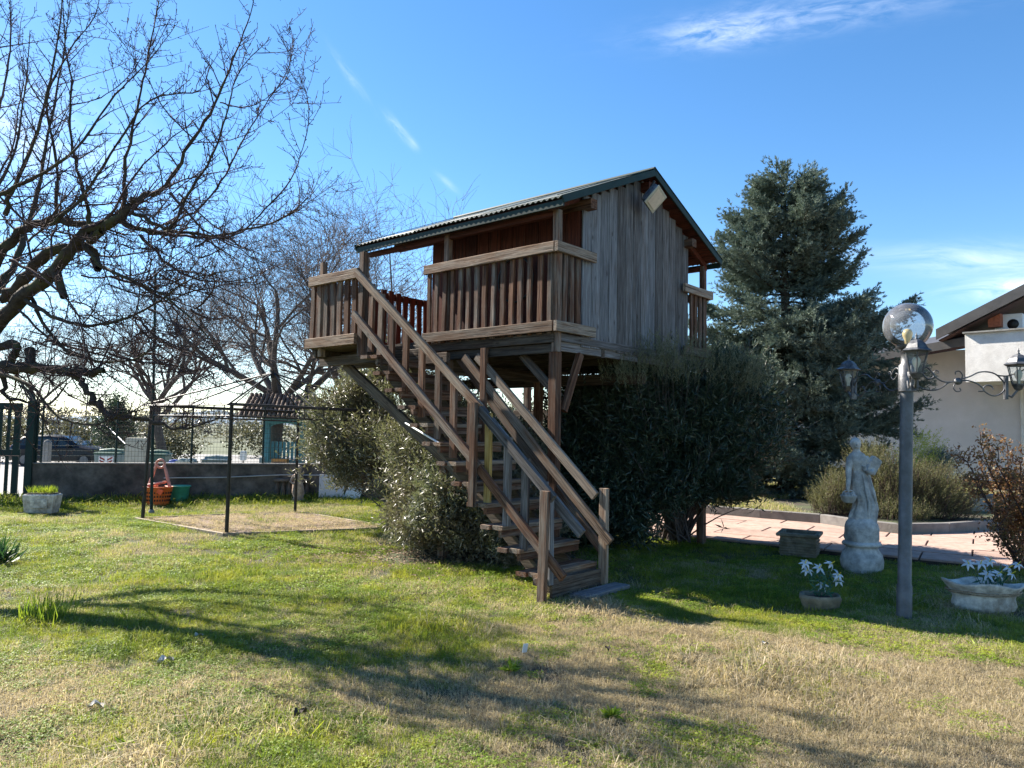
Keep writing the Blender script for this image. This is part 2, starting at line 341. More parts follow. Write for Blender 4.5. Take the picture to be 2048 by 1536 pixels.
_bm = {}
def board(name, p0, p1, w_, t_, mat, parent, nrm=(0, 0, 1), wob=.0, cut=None, **k):
    """one plank: local X runs along it, Y its width, Z its thickness"""
    p0, p1 = Vector(p0), Vector(p1); L = (p1-p0).length; x = (p1-p0).normalized(); z = Vector(nrm); z = (z-x*z.dot(x)).normalized(); y = z.cross(x)
    bv = min(.004, t_*.2); hw, ht = w_/2, t_/2; ns = max(1, min(8, int(L/.35))) if wob else 1
    sec = [(-hw+bv, -ht), (hw-bv, -ht), (hw, -ht+bv), (hw, ht-bv), (hw-bv, ht), (-hw+bv, ht), (-hw, ht-bv), (-hw, -ht+bv)]
    V = []; r1, r2 = rnd.uniform(0, 6), rnd.uniform(0, 6)
    for i in range(ns+1):
        u = i/ns; dy = wob*math.sin(r1+u*3.3); dz = wob*math.sin(r2+u*2.7); e0 = 0.
        for a, b in sec:
            xx = -L/2+L*u
            if cut and i == ns: xx += cut*(a/w_)
            V.append((xx, a+dy, b+dz))
    Fs = [(i*8+q, i*8+(q+1) % 8, i*8+8+(q+1) % 8, i*8+8+q) for i in range(ns) for q in range(8)]+[tuple(range(8))[::-1], tuple(range(ns*8, ns*8+8))]
    me = bpy.data.meshes.new(name); me.from_pydata(V, [], Fs); me.update(); me.materials.append(mat)
    o = bpy.data.objects.new(name, me); m = Matrix((x, y, z)).transposed().to_4x4(); m.translation = (p0+p1)/2
    link(o, parent, **k); o.matrix_local = m; return o
def leaves(P, D, N, L, Wd, fold=.15):
    """kite shaped leaves: P base, D direction, N rough normal (arrays)"""
    D = D/np.linalg.norm(D, axis=1, keepdims=True); Sd = np.cross(D, N); Sd /= np.linalg.norm(Sd, axis=1, keepdims=True)+1e-9
    Nn = np.cross(Sd, D); L = np.broadcast_to(L, (len(P),))[:, None]; Wd = np.broadcast_to(Wd, (len(P),))[:, None]
    a = P; b = P+D*L*.45+Sd*Wd*.5+Nn*L*fold*.4; c = P+D*L; d = P+D*L*.45-Sd*Wd*.5+Nn*L*fold*.4
    V = np.stack([a, b, c, d], 1).reshape(-1, 3); return V, np.arange(len(V)).reshape(-1, 4)
def rdir(n, zb=0.):
    v = rng.normal(size=(n, 3)); v /= np.linalg.norm(v, axis=1, keepdims=True); v[:, 2] += zb; return v/np.linalg.norm(v, axis=1, keepdims=True)

# ------------------------------------------------------------------ ground, street, hills
WL0, WD = Vector((-8.69, 14.11, 0)), Vector((.958, .287, 0)).normalized()         # the garden wall's foot
def wally(x): return WL0.y+(x-WL0.x)*WD.y/WD.x
def hgt(x, y):
    return .025*math.sin(x*.9+1.3)*math.cos(y*.7)+.012*math.sin(x*3.1+y*1.7)+.008*math.sin(y*5.3-x*2.2)
TD1, TD2, T0 = Vector((.844, -.536, 0)).normalized(), Vector((.536, .844, 0)).normalized(), Vector((2.73, 10.69, 0))
B().add([(-4000, -300, -.66), (4000, -300, -.66), (4000, 6000, -.66), (-4000, 6000, -.66)], [(0, 1, 2, 3)]).make('ground', M['field'], kind='structure')
B().add([(-60, 13.2, -.62), (-3, 16.2, -.62), (3, 19, -.62), (3, 52, -.62), (-60, 52, -.62)], [(0, 1, 2, 3, 4)]).make('street', M['asphalt'], kind='structure')
def lawn_grid():
    xs = np.arange(-13, 15.01, .2); ys = np.arange(-3, 24.01, .2); V = []; idx = {}
    Fs = []
    for j, y in enumerate(ys):
        for i, x in enumerate(xs): idx[i, j] = len(V); V.append((x, y, hgt(x, y)))
    for j in range(len(ys)-1):
        for i in range(len(xs)-1):
            x, y = xs[i]+.1, ys[j]+.1
            if y < wally(x)+.15: Fs.append((idx[i, j], idx[i+1, j], idx[i+1, j+1], idx[i, j+1]))
    b = B(); b.add(V, Fs, True); b.make('lawn', M['lawn'], kind='structure')
lawn_grid()
b = B()
prev = None
for k in range(60):
    x = -3600+k*110; h = 90+60*math.sin(k*.35+1)+25*math.sin(k*1.1)+12*math.sin(k*2.7); h *= .4; h *= 1-.75*min(1, max(0, (x+1500)/1500))
    cur = ((x, 3600, -1), (x, 3600+220, max(8, h)), (x, 3600+900, -1))
    if prev: b.add([*prev, *cur], [(0, 3, 4, 1), (1, 4, 5, 2)], True)
    prev = cur
b.make('hills', M['hill'], kind='structure')

# ------------------------------------------------------------------ TREEHOUSE
PX, PY, TH = .4453, 7.7542, math.radians(138.96)
E1 = Vector((math.cos(TH), math.sin(TH), 0)); E2 = Vector((E1.y, -E1.x, 0))
th = thing('treehouse', 'weathered wooden playhouse on tall posts with corrugated green roof and steep open staircase', 'treehouse', (PX, PY, 0), TH-math.pi)
def T(a, b_, z): return Vector((-a, b_, z))
def solve(px, py, a=None, b=None):
    r = ray(px, py); e, k = (E1, a) if a is not None else (E2, b); o = Vector((PX, PY, 0))
    t = (k+o.dot(e))/(r.x*e.x+r.y*e.y); p = Vector((0, 0, CH))+r*t; q = p-o; return q.dot(E1), q.dot(E2), p.z
NA, NB = (1, 0, 0), (0, 1, 0)           # thickness directions in treehouse space
def bd(name, a, b_, w_, t_, mat, par, nrm, wob=.0015, **k): return board(name, T(*a), T(*b_), w_, t_, mat, par, nrm, wob, **k)
WID = 3.46; ZE, ZR, RB = 3.965, 4.745, WID/2
slope = (ZR-ZE)/(RB+.1)
def zroof(b_): return ZE+slope*((b_+.1) if b_ < RB else (WID+.1-b_))
ALEN = 3.32
# posts and frame
def post(name, a, b_, z0, z1, s=.095, mat='brown', par=None, **k): return bd(name, (a, b_, z0), (a, b_, z1), s, s, M[mat], par or th, NB, .003, **k)
frame = B()
for b_ in (.9, 1.7, 2.5): frame.box(T(1.65, b_, 2.44), (3.3, .07, .12))
fr = frame.make('floor_frame', M['beam'], th)
for a, b_ in ((.03, .05), (1.67, .05), (.03, 3.4), (1.67, 3.4), (3.2, 3.4), (1.67, 1.8)): post('support_post', a, b_, -.05, 2.37, .1)
for b_, z, h, t in ((.0, 2.52, .105, .05), (.03, 2.41, .10, .05), (3.44, 2.5, .12, .05)): bd('rim_beam', (0.02 if b_ else .0, b_, z), (3.3, b_, z), h, t, M['beam'], fr, NB)
for a, z, h, t in ((-.0, 2.53, .085, .045), (.03, 2.44, .10, .05), (3.3, 2.5, .13, .05)): bd('rim_beam', (a, .06, z), (a, 3.42, z), h, t, M['grey' if a < 1 else 'beam'], fr, NA)
a = .1
while a < 3.28: bd('deck_board', (a, .03, 2.598), (a, 3.42, 2.598), .128, .03, M['beam'], fr, (0, 0, 1)); a += .135
bd('brace', (.0, .16, 1.75), (.0, .45, 2.38), .08, .06, M['brown'], th, NA); bd('brace', (.03, .12, 1.9), (.55, .12, 2.37), .08, .06, M['beam'], th, NB)
bd('brace', (1.67, .12, 1.6), (2.4, .12, 2.37), .08, .06, M['beam'], th, NB); bd('cross_beam', (-.2, 3.3, 1.78), (3.4, 3.3, 1.78), .16, .06, M['beam'], th, NB)
bd('cross_beam', (.0, 1.8, 2.2), (3.3, 1.8, 2.2), .14, .08, M['beam'], th, NB); bd('cross_beam', (1.67, .1, 2.26), (1.67, 3.4, 2.26), .14, .08, M['beam'], th, NA)
# cabin: planks in front of a thin lining
WB0, WB1, WA1 = .46, 2.92, 2.42
def gable(name, a, mat, sgn):
    g = B(); pts = [(WB0+.02, 2.62), (WB1-.02, 2.62), (WB1-.02, zroof(WB1)-.12), (RB, zroof(RB)-.12), (WB0+.02, zroof(WB0)-.12)]
    aa = a+sgn*.03
    V = [T(aa, *p) for p in pts]+[T(aa+sgn*.01, *p) for p in pts]
    g.add(V, [(0, 1, 2, 3, 4), (9, 8, 7, 6, 5)]+[(q, (q+1) % 5, 5+(q+1) % 5, 5+q) for q in range(5)])
    o = g.make(name, M['red'], th); n = 14; wd = (WB1-WB0)/n
    for k in range(n):
        bc = WB0+wd*(k+.5); zt = zroof(bc)-.07
        bd('plank', (a+rnd.uniform(-.004, .004), bc, 2.47+rnd.uniform(-.012, .012)), (a, bc, zt), wd-.007, .022, M[mat], o, NA, .001, cut=None)
    return o
gable('gable_wall', .0, 'grey', 1); gable('gable_wall', WA1, 'red', -1)
for bw, sg in ((WB0, 1), (WB1, -1)):
    zt = zroof(bw)-.1
    g = B().box(T(WA1/2, bw+sg*.035, (2.62+zt)/2), (WA1-.05, .01, zt-2.62)).make('side_wall', M['red'], th); n = 12; wd = (WA1-.04)/n
    for k in range(n): bd('plank', (.03+wd*(k+.5), bw+sg*.012, 2.61), (.03+wd*(k+.5), bw+sg*.012, zt), wd-.008, .02, M['red'], g, NB, .001)
b = B(); b.tube([T(.95+.27*math.cos(q*.3), WB0-.02, 3.32+.27*math.sin(q*.3)) for q in range(22)], .012, 6); b.make('hoop', M['black_metal'], th)
# roof
roofm = B()
for a in (.05, .86, 1.67, 2.48, 3.22):
    for s_ in (0, 1):
        p0 = T(a, -.07 if not s_ else WID+.07, zroof(-.07)-.065); p1 = T(a, RB, ZR-.07); d = p1-p0
        rot = Vector((0, 1, 0)).rotation_difference(d.normalized()).to_matrix(); roofm.box((p0+p1)/2, (.05, d.length, .075), rot)
rf = roofm.make('roof', M['red'], th)
for bb, a0, a1, s_ in ((.5, -.13, 3.2, .1), (2.86, -.13, 3.2, .1), (RB, -.13, 3.25, .1)):
    zc = zroof(bb)-.17 if bb != RB else ZR-.18
    bd('purlin', (a0, bb, zc), (a1, bb, zc), .11, .12, M['brown' if bb != RB else 'red'], rf, NB)
for bb in (.03, 3.42): bd('purlin', (-.02, bb, zroof(.0)-.15), (3.2, bb, zroof(.0)-.15), .06, .07, M['red'], rf, NB)
for s_ in (0, 1):                       # soffit boards then corrugated sheets
    nb = 12
    for k in range(nb):
        u = (k+.5)/nb; bb = -.08+(RB+.08)*u; zz = zroof(bb)-.015
        if s_: bb = WID-bb
        nrm = Vector((0, -slope if not s_ else slope, 1)); bd('soffit_board', (-.155, bb, zz), (ALEN-.02, bb, zz), (RB+.08)/nb/math.cos(math.atan(slope))-.006, .014, M['red'], rf, nrm, .0005)
    for q in range(3):
        a0 = -.17+q*1.16; a1 = min(a0+1.2, ALEN+.01); nx = int((a1-a0)/.0095); V = []; ny = 4
        for i in range(nx+1):
            a = a0+(a1-a0)*i/nx; wv = .011*math.cos(2*math.pi*a/.076)
            for j in range(ny+1):
                bb = -.13+(RB+.13)*j/ny; zz = zroof(bb)+.018+wv+(.005 if q == 1 else 0)+.004*math.sin(a*5+j)
                V.append(T(a, bb if not s_ else WID-bb, zz))
        Fs = [(i*(ny+1)+j, (i+1)*(ny+1)+j, (i+1)*(ny+1)+j+1, i*(ny+1)+j+1) for i in range(nx) for j in range(ny)]
        o = npmesh('roof_sheet', [tuple(v) for v in V], Fs, M['roof_top'], rf, True)
        so = o.modifiers.new('thick', 'SOLIDIFY'); so.thickness = .004
    bb = -.105 if not s_ else WID+.105
    bd('fascia', (-.17, bb, ZE-.055), (ALEN, bb, ZE-.055), .075, .022, M['green_metal'], rf, NB, .002)
    for aa in (-.175, ALEN):
        p0 = (aa, -.13 if not s_ else WID+.13, zroof(-.13)-.01); p1 = (aa, RB, ZR-.01)
        bd('verge_board', p0, p1, .08, .02, M['green_metal'], rf, NA, .001)
        q0 = (aa+(.03 if aa < 0 else -.03), p0[1], p0[2]+.058); q1 = (aa+(.03 if aa < 0 else -.03), RB, ZR+.046)
        bd('verge_flashing', q0, q1, .09, .008, M['green_metal'], rf, (0, -slope if not s_ else slope, 1), .0005)
b = B()
b.tube([T(-.18, RB, ZR+.03), T(ALEN+.01, RB, ZR+.03)], .035, 8); b.make('ridge_cap', M['green_metal'], rf)
for a, b_, s_ in ((.0, .02, .075), (1.67, .02, .075), (.02, 3.41, .075), (1.67, 3.41, .075), (3.2, 3.41, .075)):
    post('roof_post', a, b_, 2.37 if a < 2 else 2.6, zroof(0)-.12, s_, 'brown')
# balustrades: rail mesh as the part, slats as its pieces
def balus(name, railspec, slats, mat='brown'):
    o = None
    for (p, q, h, t, n, m) in railspec:
        x = bd('rail' if o else name, p, q, h, t, M[m], th, n, .002)
        o = o or x
    for (p, q, wd, t, n) in slats: bd('slat', p, q, wd, t, M[mat], th, n, .005)
sl = []
for k in range(15):
    a = .06+k*(1.98-.1)/14+rnd.uniform(-.008, .008)
    sl.append(((a, -.028, 2.56), (a+rnd.uniform(-.006, .006), -.026, 3.47), .062+rnd.uniform(-.006, .004), .032, NB))
balus('front_rail', [((-.03, -.068, 3.475), (1.99, -.068, 3.475), .112, .042, NB, 'rail'), ((-.02, -.068, 2.635), (1.99, -.068, 2.635), .112, .042, NB, 'rail')], sl)
sl = [((-.022, b_, 2.58), (-.022, b_+rnd.uniform(-.006, .006), 3.47), .075, .03, NA) for b_ in (.12, .245, .37)]
balus('side_rail', [((-.066, -.09, 3.475), (-.066, .63, 3.475), .112, .04, NA, 'rail'), ((-.066, -.09, 2.635), (-.066, .63, 2.635), .112, .04, NA, 'rail')], sl)
sl = [((-.022, b_, 2.58), (-.022, b_, 3.47), .07, .03, NA) for b_ in (2.99, 3.11, 3.23, 3.35)]
balus('side_rail', [((-.066, 2.70, 3.475), (-.066, 3.52, 3.475), .112, .04, NA, 'rail'), ((-.066, 2.70, 2.635), (-.066, 3.52, 2.635), .112, .04, NA, 'rail')], sl)
sl = []
for k in range(26):
    b_ = .06+k*.13; sl.append(((3.24, b_, 2.55), (3.24, b_, 3.40+.03*math.sin(k*.7)+rnd.uniform(-.012, .012)), .085, .028, NA))
balus('end_rail', [((3.29, -.02, 3.36), (3.29, 3.5, 3.36), .09, .035, NA, 'red'), ((3.29, -.02, 2.66), (3.29, 3.5, 2.66), .1, .035, NA, 'red')], sl, 'red')
sl = [((a, 3.49, 2.56), (a, 3.49, 3.47), .065, .03, NB) for a in [.1+k*.13 for k in range(25)]]
balus('back_rail', [((-.03, 3.53, 3.475), (3.3, 3.53, 3.475), .112, .04, NB, 'brown'), ((-.03, 3.53, 2.635), (3.3, 3.53, 2.635), .112, .04, NB, 'brown')], sl)
# landing
lf = B(); lf.box(T(2.72, -.4, 2.42), (1.0, .06, .1)); lf.box(T(2.26, -.42, 2.44), (.06, .78, .1)); lf.box(T(3.18, -.42, 2.44), (.06, .78, .1))
ld = lf.make('landing', M['beam'], th)
for k in range(7): bd('deck_board', (2.29+k*.148, -.82, 2.51), (2.29+k*.148, .0, 2.51), .14, .03, M['beam'], ld, (0, 0, 1))
bd('bearer', (3.3, -.62, 2.36), (1.4, -.62, 2.36), .12, .06, M['beam'], ld, NB); bd('bearer', (3.3, -.2, 2.36), (1.4, -.2, 2.36), .12, .06, M['beam'], ld, NB)
sl = [((2.36+k*.142, -.828, 2.50), (2.36+k*.142, -.828, 3.36), .085, .03, NB) for k in range(7)]
balus('landing_rail', [((2.26, -.866, 3.345), (3.24, -.866, 3.345), .118, .042, NB, 'rail'), ((2.27, -.866, 2.565), (3.28, -.866, 2.565), .125, .05, NB, 'rail')], sl)
sl = [((3.25, b_, 2.5), (3.25, b_, 3.36), .085, .03, NA) for b_ in (-.72, -.57, -.42, -.27, -.12)]
balus('landing_end_rail', [((3.29, -.84, 3.345), (3.29, -.03, 3.345), .118, .04, NA, 'rail'), ((3.29, -.84, 2.565), (3.29, -.03, 2.565), .12, .04, NA, 'rail')], sl)
post('landing_post', 2.22, -.81, 2.36, 3.59, .085, 'brown'); post('landing_post', 3.06, -.79, 2.4, 3.58, .07, 'rail')
# staircase
st = B()
for b_ in (-.60, -.10):
    d = T(2.22, b_, 2.40)-T(-.5, b_, .0); c = (T(2.22, b_, 2.39)+T(-.5, b_, .03))/2
    rot = Vector((1, 0, 0)).rotation_difference(-d.normalized()).to_matrix(); st.box(c, (d.length, .05, .13), rot)
sc = st.make('staircase', M['beam'], th)
for k in range(12):
    a, z = -.48+.215*k, .235+.191*k
    bo, bi = (-.93+rnd.uniform(-.015, .015), .03)
    bd('tread', (a, bo+.03, z), (a, bi, z), .125, .04, M['rail' if k < 8 else 'brown'], sc, (0, 0, 1), .002)
    bd('tread', (a+.128, bo, z-.003), (a+.128, bi, z-.003), .12, .04, M['brown'], sc, (0, 0, 1), .002)
    bd('cleat', (a-.03, -.9+.02*(k % 2), z-.055), (a-.03, bi, z-.055), .045, .065, M['brown'], sc, (0, 0, 1), .001)
bd('tread', (-.78, -.62, .045), (-.78, .12, .045), .18, .04, M['grey'], sc, (0, 0, 1)); bd('riser', (-.60, -.78, .1), (-.60, .0, .1), .2, .03, M['beam'], sc, NA)
def segpt(line, a):
    for (a0, z0), (a1, z1) in zip(line, line[1:]):
        if a1 <= a <= a0: return z0+(z1-z0)*(a0-a)/(a0-a1)
    return line[-1][1] if a < line[-1][0] else line[0][1]
UA = [(2.27, 3.37), (.27, 1.79), (-.66, .97)]; LB = [(2.29, 2.84), (.32, 1.26), (-.79, .27)]
bd('handrail', (2.29, -.868, 3.36), (.25, -.868, 1.745), .088, .05, M['rail'], sc, NB, .004)
bd('handrail', (.29, -.868, 1.76), (-.68, -.868, .93), .085, .045, M['grey'], sc, NB, .003)
bd('handrail', (.42, -.735, 1.80), (-.90, -.735, .63), .095, .04, M['grey'], sc, NB, .003)
bd('lower_rail', (2.32, -.868, 2.86), (.24, -.868, 1.17), .088, .045, M['brown'], sc, NB, .004)
bd('lower_rail', (.27, -.863, 1.18), (-.80, -.863, .25), .085, .045, M['brown'], sc, NB, .003)
for px, py in ((744, 600), (762, 630), (785, 660), (812, 690), (845, 720), (877, 760), (908, 800), (942, 840), (1015, 940), (1050, 980), (1087, 1060)):
    a = solve(px, py, b=-.825)[0]; lean = rnd.uniform(-.008, .008)
    bd('slat', (a, -.826, segpt(LB, a)-.26+rnd.uniform(-.03, .03)), (a+lean, -.826, segpt(UA, a)+.0), .083, .036, M['brown' if px < 1000 else 'grey'], sc, NB, .002)
a = solve(977, 870, b=-.79)[0]; bd('slat', (a, -.79, .82), (a, -.79, 1.7), .08, .035, M['yellow'], sc, NB, .002, label='unweathered yellow pine slat')
bd('newel_post', (.28, -.915, .79), (.28, -.915, 1.80), .075, .05, M['brown'], sc, NB, .002)
bd('newel_post', (-.60, -.912, -.04), (-.62, -.912, 1.0), .085, .045, M['brown'], sc, NB, .003); bd('newel_post', (-.60, -.825, .16), (-.60, -.825, .98), .08, .06, M['grey'], sc, NB, .002)
bd('newel_post', (-.625, .02, -.04), (-.625, .02, .98), .085, .055, M['rail'], sc, NB, .003)
bd('newel_post', (.97, -.05, 1.1), (.97, -.05, 2.46), .085, .05, M['brown'], sc, NB, .002)
for (a0, z0), (a1, z1), nm in (((1.10, 2.375), (-.56, .90), 'handrail'), ((1.30, 2.375), (-.74, .47), 'lower_rail'), ((1.48, 2.375), (-.60, .35), 'lower_rail')):
    bo = -.035 if nm == 'handrail' else (-.035 if z1 > .4 else .06)
    bd(nm, (a0, bo, z0), (a1, bo, z1), .09, .042, M['rail' if z1 > .4 else 'brown'], sc, NB, .003)
bd('brace', (2.95, -.5, 2.32), (.75, -.4, .92), .12, .05, M['beam'], th, NB)
for nm, par in ():
    pass
# floodlight and white pole
fl = thing('floodlight', 'square beige floodlight tilted down below the treehouse ridge', 'floodlight', th.matrix_world @ Vector((0, 0, 0)))
fl.location = Vector((PX, PY, 0))+E1*(-.24)+E2*1.59+Vector((0, 0, 4.37)); fl.scale = (1.1, 1.1, 1.1); fl.rotation_euler = (math.radians(38), math.radians(-14), TH-math.pi/2+math.pi+math.radians(6))
fl.rotation_euler = (Matrix.Rotation(TH-math.pi, 3, 'Z') @ Matrix.Rotation(math.radians(38), 3, 'Y') @ Matrix.Rotation(math.radians(-17), 3, 'X')).to_euler()
b = B().box((0, 0, 0), (.06, .25, .22), None, .008); b.box((-.045, 0, 0), (.04, .18, .15), None, .01); b.make('housing', M['iron'], fl)
b = B().box((.034, 0, 0), (.01, .265, .235), None, .004); b.make('bezel', M['beige'], fl); B().box((.042, 0, 0), (.006, .205, .175)).make('lens', M['lensglass'], fl)
B().tube([(-.06, 0, .02), (-.12, 0, .08), (-.14, 0, .16)], .015, 8).make('bracket', M['black_metal'], fl)
p0, p1 = at(811, 846, 8.2), at(883, 889, 7.6)
B().tube([p0, p1], .011, 8).make('pole', M['white'], label='thin white stick leaning out of the bush under the stairs', cat='stick')

# ------------------------------------------------------------------ trees
def smooth_path(P, n=6):
    P = [Vector(p) for p in P]; out = []
    for i in range(len(P)-1):
        a, b_, c, d = P[max(i-1, 0)], P[i], P[i+1], P[min(i+2, len(P)-1)]
        for k in range(n):
            t = k/n; out.append(.5*((2*b_)+(c-a)*t+(2*a-5*b_+4*c-d)*t*t+(3*b_-a-3*c+d)*t**3))
    return out+[P[-1]]
class Tubes:                                   # fast many-tube mesh
    def __init__(s, n=4): s.n = n; s.V = []; s.F = []; s.c = 0
    def add(s, P, R):
        P = np.asarray(P, float); m = len(P); R = np.broadcast_to(np.asarray(R, float), (m,))
        D = np.gradient(P, axis=0); D /= np.linalg.norm(D, axis=1, keepdims=True)+1e-9
        up = np.array([.31, .17, .93]); A = np.cross(D, up); A /= np.linalg.norm(A, axis=1, keepdims=True)+1e-9; Bv = np.cross(D, A)
        n = s.n; an = 2*np.pi*np.arange(n)/n
        ring = P[:, None]+(A[:, None]*np.cos(an)[None, :, None]+Bv[:, None]*np.sin(an)[None, :, None])*R[:, None, None]
        s.V.append(ring.reshape(-1, 3))
        i = np.arange(m-1)[:, None]*n; q = np.arange(n)[None, :]; q1 = (q+1) % n
        s.F.append((np.stack([i+q, i+q1, i+n+q1, i+n+q], -1)+s.c).reshape(-1, 4)); s.c += m*n
    def make(s, name, mat, par=None, **k): return npmesh(name, np.concatenate(s.V), np.concatenate(s.F), mat, par, True, **k)
def wander(p, d, L, seg, jit, lift):
    P = [np.array(p, float)]; d = np.array(d, float); d /= np.linalg.norm(d)
    for k in range(seg):
        d = d+rng.normal(size=3)*jit; d[2] += lift; d /= np.linalg.norm(d); P.append(P[-1]+d*L/seg)
    return np.array(P)
def twigs(tb, P, R, n, Lr, depth, up=.5, jit=.12, lift=.06, rmin=.0018, spur=0, u0=.1):
    """side shoots along path P"""
    P = np.asarray(P); m = len(P)
    for _ in range(n):
        u = rng.uniform(u0, 1)*(m-1.001); i = int(u); p = P[i]+(P[i+1]-P[i])*(u-i); t = P[i+1]-P[i]; t = t/(np.linalg.norm(t)+1e-9)
        sd_ = rng.normal(size=3); sd_ -= t*sd_.dot(t); sd_ /= np.linalg.norm(sd_)+1e-9
        d = t*rng.uniform(.3, .9)+sd_*rng.uniform(.6, 1.1); d[2] += up*rng.uniform(0, 1)
        L = rng.uniform(*Lr); r = max(rmin, min(R[min(i, len(R)-1)]*.6, .004+L*.008)); sg = 5 if L > .3 else 3
        Q = wander(p, d, L, sg, jit, lift); RR = np.linspace(r, rmin, len(Q)); tb.add(Q, RR)
        if depth > 0: twigs(tb, Q, RR, max(1, int(L*rng.uniform(3, 6))), (Lr[0]*.4, max(.1, L*.5)), depth-1, up*.6, jit, lift, rmin, spur)
        if spur:
            twigs_s(tb, Q, int(L*spur), rmin)
def twigs_s(tb, P, n, r):
    m = len(P)
    for _ in range(n):
        u = rng.uniform(.05, 1)*(m-1.001); i = int(u); p = P[i]+(P[i+1]-P[i])*(u-i); d = rng.normal(size=3); L = rng.uniform(.02, .07)
        d[2] += .4; d /= np.linalg.norm(d); tb.add(np.array([p, p+d*L*.6, p+d*L+np.array([0, 0, L*.2])]), [r*1.1, r, r*1.7])
ft = thing('fruit_tree', 'large bare pruned fruit tree with thick mossy limbs reaching in from the left', 'tree', (-6.9, 7.3, 0))
o0 = np.array([-6.9, 7.3, 0.])
